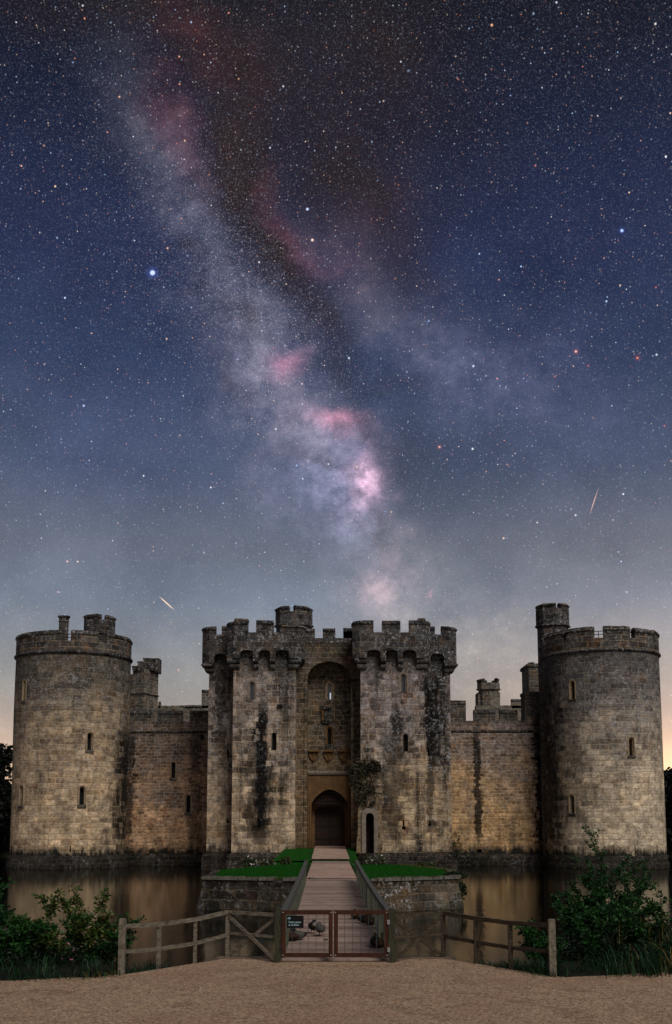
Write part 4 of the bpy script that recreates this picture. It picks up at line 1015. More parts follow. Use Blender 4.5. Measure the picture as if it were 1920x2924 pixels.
# path
def ribbon(ys, hw, zf, name, mat, lift=0):
    q = MB(); vs = []
    for y_ in ys:
        for s_ in (-1, -.5, 0, .5, 1):
            vs.append((pathx(y_)+s_*hw(y_)+(random.uniform(-.02, .02) if abs(s_) == 1 else 0), y_, zf(y_)+lift))
    fs = [(j*5+i, j*5+i+1, (j+1)*5+i+1, (j+1)*5+i) for j in range(len(ys)-1) for i in range(4)]
    q.add(vs, fs); return q.build(name, mat)
BY1 = 43.9
def deckz(y_): return GZ+.03+(IZ+.03-GZ-.03)*min(1, max(0, (y_-23.2)/(BY1+1.2-23.2)))
def pz_(y_): return IZ+.05 if y_ < 60 else IZ+.05+(zdb-IZ-.05)*min(1, (y_-60)/18)
kind(ribbon([45.0+i*.35 for i in range(41)], lambda y_: 1.03, pz_, 'path', M_pathg), 'structure')
kind(ribbon([63.5+i*.5 for i in range(40)], lambda y_: 1.1, pz_, 'path', M_pathg, .012), 'structure')
# inner ground before the gate
q = MB(); N_ = 12; vs = []
for j in range(N_+1):
    y_ = 63+j*(79.6-63)/N_
    for i in range(9):
        t = -1+i/4; x_ = GX-.75+t*2.45; vs.append((x_, y_, pz_(y_)-.06+.05*noise.noise((x_, y_, 1))))
fs = [(j*9+i, j*9+i+1, (j+1)*9+i+1, (j+1)*9+i) for j in range(N_) for i in range(8)]
q.add(vs, fs); q.box(GX-3.2, GX+1.7, 62.9, 63.2, -.6, IZ-.05); q.box(GX-3.25, GX-3.0, 63, 79, -.6, IZ-.0); q.box(GX+1.5, GX+1.75, 63, 79, -.6, IZ-.0)
kind(q.build('gate_islet', M_lawn), 'structure')
ib = empty('inner_bridge', (pathx(61), 61, IZ), 'short dark timber bridge between the island and the gatehouse ground', 'bridge')
q = MB(); 
for k in range(28): q.box(-1.05, 1.05, -2.4+k*.175, -2.4+k*.175+.16, -.06, .02+random.uniform(-.004, .004))
def deckmat():
    m, n = newmat('weathered_deck'); O = n.n('ShaderNodeTexCoord').outputs['Object']; g = n.n('ShaderNodeNewGeometry').outputs['Random Per Island']
    f = n.noise(n.scale(O, (.7, 14, 1)), 4, 6, .75)
    c = n.mix(f, hx('6a5a52'), hx('c4aca0')); c = n.mix(1.0, c, n.ramp(g, [(0, (.52, .50, .48)), (.4, (.95, .95, .95)), (1, (1.28, 1.26, 1.24))]), 'MULTIPLY')
    c = n.mix(n.map(n.noise(O, 2.5, 5, .7), .5, .7, 0, .4), c, hx('4a4038')); n.out(c, .85, n.bump(f, .6, .02), spec=.2); return m
M_deck = deckmat()
q.build('deck', M_deck, ib); q = MB()
for s_ in (-.9, .9): q.box(s_-.08, s_+.08, -2.4, 2.5, -.3, -.065)
q.build('beam', M_bark, ib)

# ------------------------------------------------------------------ bridge
M_oldwood = plain('silvered_wood', '2c2c28', '6c6c68', 4, .9, .6, (6, 6, .8))
M_green = plain('algae_wood', '1a1a12', '4a4a38', 5, .9, .6, (5, 5, .8))
M_fenceL = plain('fence_wood', '38332a', '8c8272', 6, .9, .7, (1.0, 1.0, 5))
M_fenceR = plain('dark_fence_wood', '1e1a14', '5a4e3e', 6, .9, .7, (1.0, 1.0, 5))
M_fence2 = plain('fence_post_wood', '40382a', '908878', 9, .9, .7)
M_rust = plain('stained_gate_wood', '241108', '4c2410', 4, .7, .4, (3, 3, 1), spec=.3)
br = empty('footbridge', (0, 23.4, 0), 'long timber footbridge with slatted handrails running to the island', 'bridge')
q = MB(); y_ = 23.45; k = 0
while y_ < BY1+1.2:
    w = random.choice((.14, .15, .155)); cxb = pathx(y_); z_ = deckz(y_)+random.uniform(-.006, .006); e = random.uniform(-.03, .03); e2 = random.uniform(-.03, .03)
    q.box(cxb-1.12+e, cxb+1.12+e2, y_-23.4, y_-23.4+w-random.choice((.012, .02, .03)), z_-.05, z_); y_ += w
q.build('deck', M_deck, br)
q = MB()
for s_ in (-.95, 0, .95):
    q.add([(pathx(yy)+s_+dx_, yy-23.4, deckz(yy)-dz_) for yy in (23.4, BY1+1) for dx_ in (-.08, .08) for dz_ in (.34, .055)], [(0, 1, 3, 2), (4, 6, 7, 5), (0, 4, 5, 1), (2, 3, 7, 6), (0, 2, 6, 4), (1, 5, 7, 3)])
q.build('beam', M_green, br)
for k in range(5):
    yy = 25.5+k*4.3
    for s_ in (-1, 1):
        q = MB(); q.tube([(pathx(yy)+s_*.95, yy-23.4, -1), (pathx(yy)+s_*.95, yy-23.4, deckz(yy)-.3)], .12, 10); q.build('pile', M_green, br)
M_bal = plain('pale_algae_wood', '20221a', '787c6a', 5, .9, .6, (3, 3, .8))
nL = W(812, 2592, 23.5); nR = W(1108, 2592, 23.5)
fL = W(875, 2457, 43.5); fR = W(1018, 2457, 43.5)
def railx(s_, yy):
    t = (yy-23.5)/20.; a, b = (nL, fL) if s_ < 0 else (nR, fR)
    return a[0]+(b[0]-a[0])*t
def railz(yy): t = (yy-23.5)/20.; return nL[1]-.02+(fL[1]-nL[1]+.02)*t - .06*math.sin(PI*t)
for s_ in (-1, 1):
    q = MB(); n_ = 26
    for dz_, h_, w_ in ((0, .10, .06), ):
        pr = []
        for i in range(n_+1):
            yy = 23.5+20*i/n_; xx = railx(s_, yy); zt = railz(yy)+random.uniform(-.01, .01); pr.append([(xx-w_, yy-23.4, zt-h_), (xx+w_, yy-23.4, zt-h_), (xx+w_, yy-23.4, zt), (xx-w_, yy-23.4, zt)])
        vs = [p for r_ in pr for p in r_]; fs = [(i*4+a, i*4+(a+1) % 4, (i+1)*4+(a+1) % 4, (i+1)*4+a) for i in range(n_) for a in range(4)]+[(0, 1, 2, 3), (n_*4+3, n_*4+2, n_*4+1, n_*4)]
        q.add(vs, fs)
    hr = q.build('handrail', M_oldwood, br)
    q = MB(); yy = 23.62
    while yy < 43.3:
        xx = railx(s_, yy)+s_*.015; zb_ = deckz(yy)-.16
        q.box(xx-.02, xx+.02, yy-23.4-.045, yy-23.4+.045, zb_, railz(yy)-.08, j=.006); yy += .225
    sl = q.build('balusters', M_bal, br)
    for k in range(6):
        yy = 27.4+k*3.2; q = MB(); xx = railx(s_, yy); q.box(xx-.05+s_*.07, xx+.05+s_*.07, yy-23.4-.05, yy-23.4+.05, deckz(yy)-.5, railz(yy)-.11); q.build('post', M_green, br)
# ------------------------------------------------------------------ gate posts, gates
YGt = 23.2
def postbox(q, x_, y_, w, z0, z1, j=.004, d=None):
    d = d or w
    q.box(x_-w/2, x_+w/2, y_-d/2, y_+d/2, z0, z1-.012, j=j); q.box(x_-w*.36, x_+w*.36, y_-d*.36, y_+d*.36, z1-.015, z1)
for px_, lab in ((794, 'mossy square post carrying the left gate leaf'), (1119, 'mossy square post carrying the right gate leaf')):
    xx, zt = W(px_, 2588 if px_ < 900 else 2594, YGt); p = empty('gate_post', (xx, YGt, GZ), lab, 'post')
    q = MB(); postbox(q, 0, 0, .125, -.9, zt-GZ); q.build('shaft', M_green, p)
    q = MB(); s_ = 1 if px_ < 900 else -1
    for hz_ in (.22, .78): q.box(s_*.045, s_*.10, -.075, -.060, hz_, hz_+.09)
    q.build('hinge', M_iron if px_ < 900 else plain('zinc_hinge', '707070', 'a0a0a0', 9, .5), p)
def gate(xa_, xb_, lab, hinge_left):
    x0, x1 = X(xa_, 2700, YGt), X(xb_, 2700, YGt); w = x1-x0; zt = Z(2599, YGt)-GZ; zb_ = Z(2733, YGt)-GZ
    g = empty('gate', ((x0+x1)/2, YGt, GZ), lab, 'gate')
    t = .085; h = w/2
    for nm, b in (('top_rail', (-h, h, zt-t, zt)), ('bottom_rail', (-h, h, zb_, zb_+t)), ('stile', (-h, -h+t, zb_+t, zt-t)), ('stile', (h-t, h, zb_+t, zt-t))):
        q = MB(); q.box(b[0], b[1], -.03, .03, b[2], b[3]); soften(q.build(nm, M_rust, g), .004)
    q = MB(); k = -h+t+.135
    while k < h-t-.03: q.tube([(k, 0, zb_+t-.02), (k, 0, zt-t+.02)], .0055, 5); k += .168
    for zq in (.42, ): pass
    q.build('bars', plain('gate_wire', '3c4248', '5c646c', 30, .5, metal=.3), g)
    for sx_ in (-1, 1):
        for zq in (zt-t/2, zb_+t/2):
            q = MB(); q.tube([(sx_*(h-t*.4), -.036, zq), (sx_*(h-t*.4), -.028, zq)], .011, 8); q.build('bolt', M_bolt, g)
    return g, w, zt
M_bolt = plain('bolt_zinc', 'a0a098', 'd0d0c8', 9, .4)
g1, w1_, zt1 = gate(804, 950.5, 'left leaf of the brown timber gate, with the black notice hung on it', True)
g2, w2_, zt2 = gate(954, 1110, 'right leaf of the brown timber gate, without a notice', False)
q = MB(); q.box(w1_/2-.19, w1_/2-.1, -.045, -.03, .45, .48); q.build('latch', M_iron, g1)
# notice
x0, z1_ = W(819.5, 2615, YGt-.06); x1, z0_ = W(867.5, 2650, YGt-.06)
sg = empty('sign', ((x0+x1)/2, YGt-.055, z0_), 'small black notice with pale lettering giving the opening time, wired to the left gate leaf', 'sign')
q = MB(); q.box(-(x1-x0)/2, (x1-x0)/2, -.006, .006, 0, z1_-z0_); M_sgn, _n = newmat('sign_black'); _n.out(hx('06070b'), .45); q.build('board', M_sgn, sg)
M_txt, _n = newmat('sign_lettering'); _n.out(hx('a8ccd8'), .6)
def text(body, x_, z_, size, parent):
    cu = bpy.data.curves.new('t', 'FONT'); cu.body = body; cu.size = size; cu.extrude = .0008; cu.offset = .0006
    o = bpy.data.objects.new('t', cu); COL.objects.link(o); bpy.context.view_layer.update()
    me = bpy.data.meshes.new_from_object(o.evaluated_get(bpy.context.evaluated_depsgraph_get())); bpy.data.objects.remove(o)
    me.materials.clear(); me.materials.append(M_txt)
    l = bpy.data.objects.new('lettering', me); COL.objects.link(l); l.parent = parent; l.location = (x_, -.008, z_); l.rotation_euler = (PI/2, 0, 0)
hS = z1_-z0_; wS = x1-x0
text('Castle opens', -wS*.40, hS*.42, .050, sg); text('at 10.30am', -wS*.40, hS*.19, .050, sg)
q = MB(); ex_, ez_ = -wS*.36, hS*.76
for k in range(7):   # little sprig of leaves
    a = -1.2+k*.4; cx_, cz_ = ex_+.022*math.sin(a*1.3), ez_+.02*math.cos(a)-.005+.008*(k % 2)
    q.yprism([(cx_-.009, cz_-.004), (cx_+.002, cz_-.012), (cx_+.010, cz_+.003), (cx_, cz_+.012)], -.0085, -.0065)
q.yprism([(ex_-.002, ez_-.028), (ex_+.003, ez_-.028), (ex_+.012, ez_+.02), (ex_+.009, ez_+.02)], -.0085, -.0065)
q.build('emblem', M_txt, sg)
# ------------------------------------------------------------------ fences
def rail(q, a, b, h, d=.045, j=0):
    a = Vector(a); b = Vector(b); dv = (b-a); nrm = Vector((-dv.y, dv.x, 0)).normalized()*d/2 if abs(dv.x)+abs(dv.y) > 1e-6 else Vector((0, d/2, 0))
    up = dv.normalized().cross(nrm.normalized()); up = up if up.z > 0 else -up
    up = up*h/2; n_ = 8; vs = []
    for i in range(n_+1):
        p = a+dv*i/n_+Vector((0, 0, random.uniform(-.004, .004)))
        vs += [p-nrm-up, p+nrm-up, p+nrm+up, p-nrm+up]
    q.add(vs, [(i*4+k, i*4+(k+1) % 4, (i+1)*4+(k+1) % 4, (i+1)*4+k) for i in range(n_) for k in range(4)]+[(3, 2, 1, 0), (n_*4, n_*4+1, n_*4+2, n_*4+3)])
def fence(side, posts, lab, gpx):
    M_fence = M_fenceL if side == 'l' else M_fenceR
    # posts: (px, ybottom, ytop, width)
    P0 = [(G(px_, yb, GZ), px_, yb, yt, w) for px_, yb, yt, w in posts]
    f_ = empty('wooden_fence', (P0[0][0][0], P0[0][0][1], GZ), lab, 'fence'); ox, oy = P0[0][0]
    tops = []; endp = P0[-1]
    for (gxy, px_, yb, yt, w) in P0:
        x_, y_ = gxy[0], gxy[1]+.06; zt = Z(yt, y_, px_)
        big = (w > .1)
        tops.append((x_-ox, y_-oy, zt-GZ))
        q = MB(); postbox(q, x_-ox, y_-oy, w, -.7, zt-GZ-(0 if big else .03)); q.build('post', M_fence2 if big else M_fence, f_)
    # first post is by the cross-braced bay; last is the tall end post
    rt = [Vector(t) for t in tops]
    zr_ = rt[0].z
    for i in range(len(rt)-1):
        a, b = rt[i].copy(), rt[i+1].copy()
        if i == len(rt)-2: b.z = railend[side]
        q = MB(); off = Vector((0, -.045, -.02)); rail(q, a+off, b+off, .085, .05); q.build('rail', M_fence, f_)
        q = MB(); a2, b2 = a.copy(), b.copy(); a2.z -= .50; b2.z -= .50; rail(q, a2+off*.4, b2+off*.4, .075, .04); q.build('rail', M_fence, f_)
    # braced bay to the gate post
    gx_, gz_ = W(gpx, 2602, YGt); e = Vector((gx_-ox, YGt-oy, gz_-GZ)); a = rt[0]
    q = MB(); rail(q, a+Vector((0, -.04, -.02)), Vector((e.x, e.y-.0, a.z-.02)), .075, .045); q.build('rail', M_fence, f_)
    q = MB(); rail(q, a+Vector((0, -.0, -.47)), Vector((e.x, e.y, a.z-.47)), .06, .03); q.build('rail', M_fence, f_)
    q = MB(); rail(q, a+Vector((0, -.03, -.08)), Vector((e.x, e.y-.03, .03)), .07, .03); q.build('brace', M_fence, f_)
    q = MB(); rail(q, Vector((a.x, a.y+.02, .03)), Vector((e.x, e.y+.03, a.z-.08)), .07, .03); q.build('brace', M_fence, f_)
    return f_
railend = {}
yb = 2780; p_ = G(345, yb, GZ); railend['l'] = Z(2440+395/1.954, p_[1], 352)-GZ
p_ = G(1588, 2790, GZ); railend['r'] = Z(2380+508/1.954, p_[1], 1560)-GZ
fence('l', [(649, 2736, 2601, .085), (556, 2750, 2622, .075), (452, 2764, 2636, .085), (345.5, 2781, 2622, .125)], 'weathered post and rail fence with a cross-braced bay, left of the gate', 790)
fence('r', [(1268, 2737, 2604, .095), (1362, 2752, 2619, .09), (1461, 2768, 2632, .09), (1581, 2789, 2624, .125)], 'weathered post and rail fence with a cross-braced bay, right of the gate', 1124)

# ------------------------------------------------------------------ ducks
def dm(nm, a, b): return plain(nm, a, b, 30, .7, .4, (1, 3, 1))
DM = [dm('duck_brown', '2c1e14', '5c4430'), dm('duck_chestnut', '24120c', '402014'), dm('duck_dark', '08090a', '1c201e'), dm('duck_grey', '2e2d2a', '5c5852'), dm('duck_white', '605c54', '908a80'), dm('duck_bill', '3a3014', '5a4a1c'), dm('duck_leg', '8a3a14', 'b0501c')]
POSES = {
 'tucked': [(-.23, .12, .008), (-.20, .115, .03), (-.15, .10, .055), (-.08, .095, .08), (0, .092, .092), (.07, .095, .092), (.12, .105, .078), (.15, .13, .058), (.15, .165, .045), (.125, .19, .038), (.09, .198, .036), (.055, .19, .030), (.03, .178, .014), (.0, .17, .012), (-.015, .168, .004)],
 'awake': [(-.23, .12, .008), (-.20, .115, .03), (-.15, .10, .055), (-.08, .095, .08), (0, .092, .092), (.07, .095, .090), (.12, .11, .075), (.15, .14, .052), (.155, .18, .036), (.155, .215, .034), (.165, .245, .036), (.19, .25, .032), (.215, .242, .018), (.24, .236, .014), (.265, .234, .004)],
}
def duck(x_, y_, rz, pose, cols, lab, stand=False, sc=1.0):
    """cols: tail, back/flank, breast, neck/head, bill -> material index"""
    st = POSES[pose]; q = MB(); n_ = 14; P = [Vector((a, 0, b)) for a, b, r_ in st]; lift = .075 if stand else -.005
    vs = []
    for i, (a, b, r_) in enumerate(st):
        d = (P[min(i+1, len(P)-1)]-P[max(i-1, 0)]).normalized(); up = Vector((-d.z, 0, d.x))
        for k in range(n_):
            t = 2*PI*k/n_; w = r_*(1.12 if i < 7 else 1); hgt = r_*(.92 if i < 7 else 1)
            vs.append(P[i]+Vector((0, 1, 0))*math.cos(t)*w+up*math.sin(t)*hgt)
    vs = [Vector((v.x*.98, v.y*1.08, v.z*1.18+lift)) for v in vs]
    for v in vs:
        if not stand and v.z < .004: v.z = .004
    def mi(i, k):
        if i < 2: return cols[0]
        if i < 4: return cols[1] if n_*.0 <= k < n_*.5 else cols[2]
        if i < 6: return cols[1] if 1 <= k <= 5 else cols[2]
        if i == 6: return cols[3]
        if i == 7: return 4 if cols[4] == 2 else cols[3]
        if i < 11: return cols[4]
        return 5
    b = len(q.v); q.v += [tuple(v) for v in vs]
    for i in range(len(P)-1):
        for k in range(n_): q.f.append((b+i*n_+k, b+i*n_+(k+1) % n_, b+(i+1)*n_+(k+1) % n_, b+(i+1)*n_+k)); q.mi.append(mi(i, k))
    q.f += [tuple(range(n_)), tuple(range((len(P)-1)*n_, len(P)*n_))]; q.mi += [cols[0], 5]
    for s_ in (-1, 1):   # folded wings lie along the flanks
        wv = []
        for i in range(7):
            t = i/6; xx = .09-.29*t; r_ = .06*math.sin(PI*min(1, t*.9+.12))**.7
            wv += [(xx, s_*(.093*(1-.55*t*t)), .112+lift+r_*.7), (xx, s_*(.108*(1-.55*t*t)), .108+lift), (xx, s_*(.096*(1-.6*t*t)), .10+lift-r_*.6)]
        q.add(wv, [(i*3+k, i*3+k+1, i*3+k+4, i*3+k+3) for i in range(6) for k in range(2)], cols[5])
    if stand:
        for s_ in (-1, 1):
            q.tube([(0, s_*.035, .085), (.005, s_*.036, .045), (0, s_*.036, .008)], [.012, .007, .007], 6, 6)
            q.add([(-.01, s_*.036, .006), (.05, s_*.036-.022, .004), (.058, s_*.036, .004), (.05, s_*.036+.022, .004), (0, s_*.036, .012)], [(0, 1, 4), (1, 2, 4), (2, 3, 4), (3, 0, 4)], 6)
    o = q.build('duck', DM, None, smooth=True, loc=(x_, y_, deckz(y_)+.002)); o.rotation_euler[2] = rz; o.scale = (sc*1.02,)*3
    return tag(o, lab, 'duck', 'ducks resting on the bridge')
def dk(px_, py_): 
    y_ = 25.0
    for _ in range(20): x_, y_ = G(px_, py_, deckz(y_))
    return x_, y_
zc = lambda a, b: dk(760+a/3.9075, 2560+b/3.9075)
drake = (2, 3, 3, 1, 2, 1); hen = (0, 0, 0, 0, 0, 0); darkd = (2, 2, 2, 1, 2, 2); grey = (0, 3, 3, 3, 3, 3)
duck(*zc(275, 497), math.radians(155), 'tucked', (1, 1, 1, 1, 1, 1), 'plump chestnut duck lying at the far left of the bridge, nearest the gate')
duck(*zc(350, 487), math.radians(195), 'tucked', drake, 'grey-flanked duck with tucked head lying beside the chestnut one, below the notice', sc=1.05)
duck(*zc(522, 415), math.radians(-70), 'tucked', darkd, 'black duck standing on orange legs, below and right of the notice', True)
duck(*zc(612, 445), math.radians(-110), 'tucked', grey, 'grey duck standing beside the black standing one, nearer the middle of the gate', True)
duck(*zc(997, 250), math.radians(-100), 'tucked', (0, 0, 0, 0, 2, 0), 'brown duck resting alone just under the top rail of the right gate leaf')
duck(*zc(1105, 297), math.radians(10), 'tucked', (2, 2, 2, 1, 2, 2), 'dark duck of the resting pair by the right handrail, the left one')
duck(*zc(1172, 318), math.radians(-150), 'tucked', hen, 'brown duck of the resting pair by the right handrail, the right one')
duck(*zc(1218, 560), math.radians(80), 'tucked', (2, 2, 2, 2, 2, 2), 'dark duck lying lowest on the right of the bridge, seen from behind', sc=1.12)
duck(*zc(1268, 575), math.radians(60), 'awake', hen, 'mottled brown duck lying lowest on the right of the bridge, against the kerb side')

# ------------------------------------------------------------------ plants
def blades(q, x_, y_, z_, n_, h, spread, rnd, w=.012, mi=0, lean=(0, 0)):
    for _ in range(n_):
        bx0, by0 = x_+rnd.gauss(0, spread), y_+rnd.gauss(0, spread); hh = h*rnd.uniform(.5, 1.15)
        a = rnd.uniform(0, 2*PI); ln = hh*rnd.uniform(.1, .85); dx_, dy_ = math.cos(a)*ln+lean[0]*hh, math.sin(a)*ln+lean[1]*hh
        wx, wy = -math.sin(a)*w*rnd.uniform(.5, 1.2), math.cos(a)*w; vs = []
        for k in range(5):
            t = k/4; c_ = (bx0+dx_*t*t, by0+dy_*t*t, z_+hh*(t-.42*t*t*t)); ww = (1-t)**.7
            vs += [(c_[0]-wx*ww, c_[1]-wy*ww, c_[2]), (c_[0]+wx*ww, c_[1]+wy*ww, c_[2])]
        q.add(vs, [(k*2, k*2+1, k*2+3, k*2+2) for k in range(4)], mi)
def shrub(name, base, lab, stems, leafm, seed, lsize=.045, per=26, bark=None, cat='shrub', fill=()):
    """stems: list of (dx, dy, height, lean dx) ; branching stems with leaves along them"""
    rnd = random.Random(seed); root = empty(name, base, lab, cat)
    qs = MB(); ql = MB()
    def grow(p, d, ln, r_, lev):
        pts = [p]; rs = [r_]
        n_ = 6
        for i in range(n_):
            d = (d+Vector((rnd.gauss(0, .16), rnd.gauss(0, .16), rnd.gauss(.03, .08)))).normalized(); p = p+d*ln/n_; pts.append(p); rs.append(r_*(1-.75*(i+1)/n_))
            if lev < 2 and i > 0 and rnd.random() < .85: grow(p, (d+Vector((rnd.gauss(0, .75), rnd.gauss(0, .75), rnd.gauss(.1, .3)))).normalized(), ln*rnd.uniform(.3, .5), r_*.5, lev+1)
            if lev > 0 or i > 1:
                for _ in range(max(1, int(per/n_*(1 if lev else .6)))):
                    a = Vector((rnd.gauss(0, 1), rnd.gauss(0, 1), rnd.gauss(.1, .7))).normalized(); s_ = lsize*rnd.uniform(.6, 1.3); c_ = p+a*s_*rnd.uniform(.9, 2.6)
                    b = a.cross(Vector((rnd.gauss(0, 1), rnd.gauss(0, 1), rnd.gauss(0, 1)))).normalized()
                    ql.add([c_-a*s_, c_-a*s_*.3+b*s_*.5, c_+a*s_*.4+b*s_*.4, c_+a*s_, c_+a*s_*.4-b*s_*.4, c_-a*s_*.3-b*s_*.5], [(0, 1, 2, 3, 4, 5)])
        qs.tube(pts, rs, 5)
    for dx_, dy_, h, lx in stems: grow(Vector((dx_, dy_, 0)), Vector((lx, rnd.gauss(0, .1), 1)).normalized(), h, .012+h*.006, 0)
    for i, (c_, r_, n_) in enumerate(fill): leafcloud(ql, c_, r_, n_, lsize, seed=seed*7+i, shell=0)
    qs.build('stems', bark or M_bark, root, fix=False); ql.build('foliage', leafm, root, fix=False)
    return root
# left thicket
bL = lambda px_, Y: (X(px_, 2700, Y), Y, GZ-.1)
rnd = random.Random(3)
xx = X(190, 2700, 22.6)
shrub('shrub', (X(165, 2700, 22.3), 22.3, GZ-.1), 'shrub with yellowing and rusty leaves, the tallest of the left thicket', [(-.45, 0, .9, -.2), (-.15, .1, 1.1, -.05), (.1, 0, 1.3, .05), (.2, .1, 1.2, .12), (.42, 0, .95, .2), (-.7, .1, .8, -.3), (.6, .1, .7, .2), (0, .2, .9, .1), (.3, .1, .9, 0), (-.3, 0, .8, 0)], ML_warm, 11, .038, 34)
shrub('shrub', (X(40, 2700, 22.0), 22.0, GZ-.1), 'dark green bush at the left edge of the picture', [(-.5, 0, 1.2, -.1), (-.1, .1, 1.15, 0), (.2, 0, 1.05, .1), (.45, .2, .9, .2), (-.9, 0, 1.2, 0), (.0, -.3, .8, .1), (-.4, -.3, .8, -.1)], ML_bush, 12, .045, 28)
shrub('bramble', (X(290, 2700, 22.6), 22.6, GZ-.2), 'low arching bramble just left of the left end post', [(-.3, 0, .85, -.4), (0, 0, .95, .1), (.25, .1, .9, .5), (-.1, -.1, .7, .5), (.1, -.2, .6, -.3)], ML_bush, 13, .04, 22)
q = MB()
for k in range(260):
    px_ = rnd.uniform(-300, 335); Y = rnd.uniform(20.6, 24.0); x_ = X(px_, 2750, Y)
    e = 20.5+ (px_/345)*.5
    blades(q, x_, max(Y, e+.15), GZ-.15, 14, rnd.uniform(.3, .85)*(1 if px_ < 300 else .6), .12, rnd, .012, 0 if rnd.random() < .93 else 1)
for k in range(110):
    px_ = rnd.uniform(350, 600); x_, y_ = G(px_, 2784-(px_-345)*.155, GZ); blades(q, x_, y_+rnd.uniform(.1, .7), GZ-.2, 10, rnd.uniform(.35, .7)*(.9 if px_ < 440 else .6 if px_ < 500 else .28), .12, rnd, .010)
kind(q.build('reeds', [ML_reed, ML_gold], fix=False), 'stuff', 'tangle of dark green reeds and grass on the left bank', 'reeds')
# right thicket
xr_ = X(1730, 2700, 24.2)
st_r = [(0, 0, 2.25, .02), (.05, .1, 2.0, .07), (-.05, 0, 1.95, -.07), (.14, 0, 1.8, .14), (-.15, 0, 1.8, -.14)]
rr = random.Random(8); st_r += [(rr.uniform(-.7, .75), rr.uniform(-.3, .3), rr.uniform(1.0, 1.55), rr.uniform(-.2, .2)) for _ in range(22)]
shrub('shrub', (xr_, 24.2, GZ-.3), 'tall fine-leaved green shrub standing above the right bank', st_r, ML_bush, 21, .030, 56, fill=[((0, 0, 1.0), (.45, .35, .6), 900), ((.05, 0, 1.55), (.28, .22, .45), 420), ((-.45, 0, .7), (.4, .3, .45), 500), ((.5, 0, .8), (.45, .3, .45), 500), ((0, 0, 2.0), (.12, .1, .3), 90)])
shrub('bramble', (X(1660, 2700, 22.6), 22.6, GZ-.2), 'dense leafy bramble mound beside the right end post', [(-.6, 0, .8, -.3), (-.3, 0, 1.0, -.1), (0, 0, 1.05, .1), (.3, .1, 1.1, .2), (.6, .1, 1.1, .1), (-.8, .2, .8, -.4), (.1, -.2, .8, 0)], ML_bush, 22, .042, 26)
shrub('bramble', (X(1860, 2700, 22.8), 22.8, GZ-.2), 'dark bramble mound at the right edge of the picture', [(-.6, 0, 1.0, -.2), (-.2, 0, 1.2, -.1), (.2, 0, 1.2, .1), (.6, .1, 1.2, .2), (0, -.3, .9, 0)], ML_bush, 23, .045, 26)
q = MB()
for k in range(60):
    px_ = rnd.uniform(1595, 1760); x_, y_ = G(px_, 2789-(px_-1590)*.03, GZ); blades(q, x_, y_+rnd.uniform(.1, .6), GZ-.15, 12, rnd.uniform(.25, .6), .1, rnd, .010)
for k in range(60):
    px_ = rnd.uniform(1750, 2150); Y = rnd.uniform(22.6, 23.4); blades(q, X(px_, 2600, Y), Y, GZ+.45, 10, rnd.uniform(.6, 1.0), .12, rnd, .010, 0 if rnd.random() < .8 else 1)
for k in range(420):
    px_ = rnd.uniform(1600, 2250); Y = rnd.uniform(21.2, 24.6); x_ = X(px_, 2750, Y)
    up = 1.0+.5*min(1, max(0, (px_-1640)/180))
    blades(q, x_, Y, GZ-.15, 14, rnd.uniform(.35, .8)*up, .13, rnd, .011, 0 if rnd.random() < .93 else 1)
for k in range(170):
    px_ = rnd.uniform(1340, 1600); x_, y_ = G(px_, 2740+(px_-1275)*.165, GZ); blades(q, x_, y_+rnd.uniform(.1, .9), GZ-.2, 12, rnd.uniform(.4, .8)*(min(1, .25+(px_-1340)/250)), .12, rnd, .010)
kind(q.build('reeds', [ML_reed, ML_gold], fix=False), 'stuff', 'deep bed of dark green reeds and grass on the right bank', 'reeds')
# dark undergrowth that fills the thickets
q = MB()
for k in range(60):
    px_ = rnd.uniform(-200, 335); Y = rnd.uniform(21.6, 23.6); leafcloud(q, (X(px_, 2750, Y), Y, GZ+.2), (.38, .3, .38), 220, .035, seed=k)
for k in range(60):
    px_ = rnd.uniform(1600, 2150); Y = rnd.uniform(22, 24.2); hh = .25 if px_ < 1660 else .45; leafcloud(q, (X(px_, 2750, Y), Y, GZ+hh*.7), (.45, .3, hh+.15), 260, .035, seed=100+k)
for k in range(26):
    px_ = rnd.uniform(1345, 1600); x_, y_ = G(px_, 2740+(px_-1275)*.165, GZ); leafcloud(q, (x_, y_+rnd.uniform(.4, .9), GZ-.2), (.25, .2, .12+.3*(px_-1345)/260), 110, .03, seed=500+k)
for k in range(18):
    px_ = rnd.uniform(350, 540); x_, y_ = G(px_, 2784-(px_-345)*.155, GZ); leafcloud(q, (x_, y_+rnd.uniform(.4, .8), GZ-.25), (.22, .2, .30-.22*(px_-350)/190), 90, .03, seed=600+k)
kind(q.build('undergrowth', leafmat('undergrowth_leaf', ['060f08', '0c1c0c', '142a12'], sc=2), fix=False), 'stuff', 'low dark undergrowth of nettles and leaves along both banks', 'undergrowth')
fl = MB()
for k in range(6):
    x_, z_ = W(188+rnd.gauss(0, 10), 2715+rnd.gauss(0, 16), 21.7); leafcloud(fl, (x_, 21.7, z_), (.03, .03, .03), 7, .018, seed=k, shell=0)
fo = fl.build('wildflower', ML_flower, fix=False); tag(fo, 'sprig of small pink wildflowers in the left thicket', 'flower')
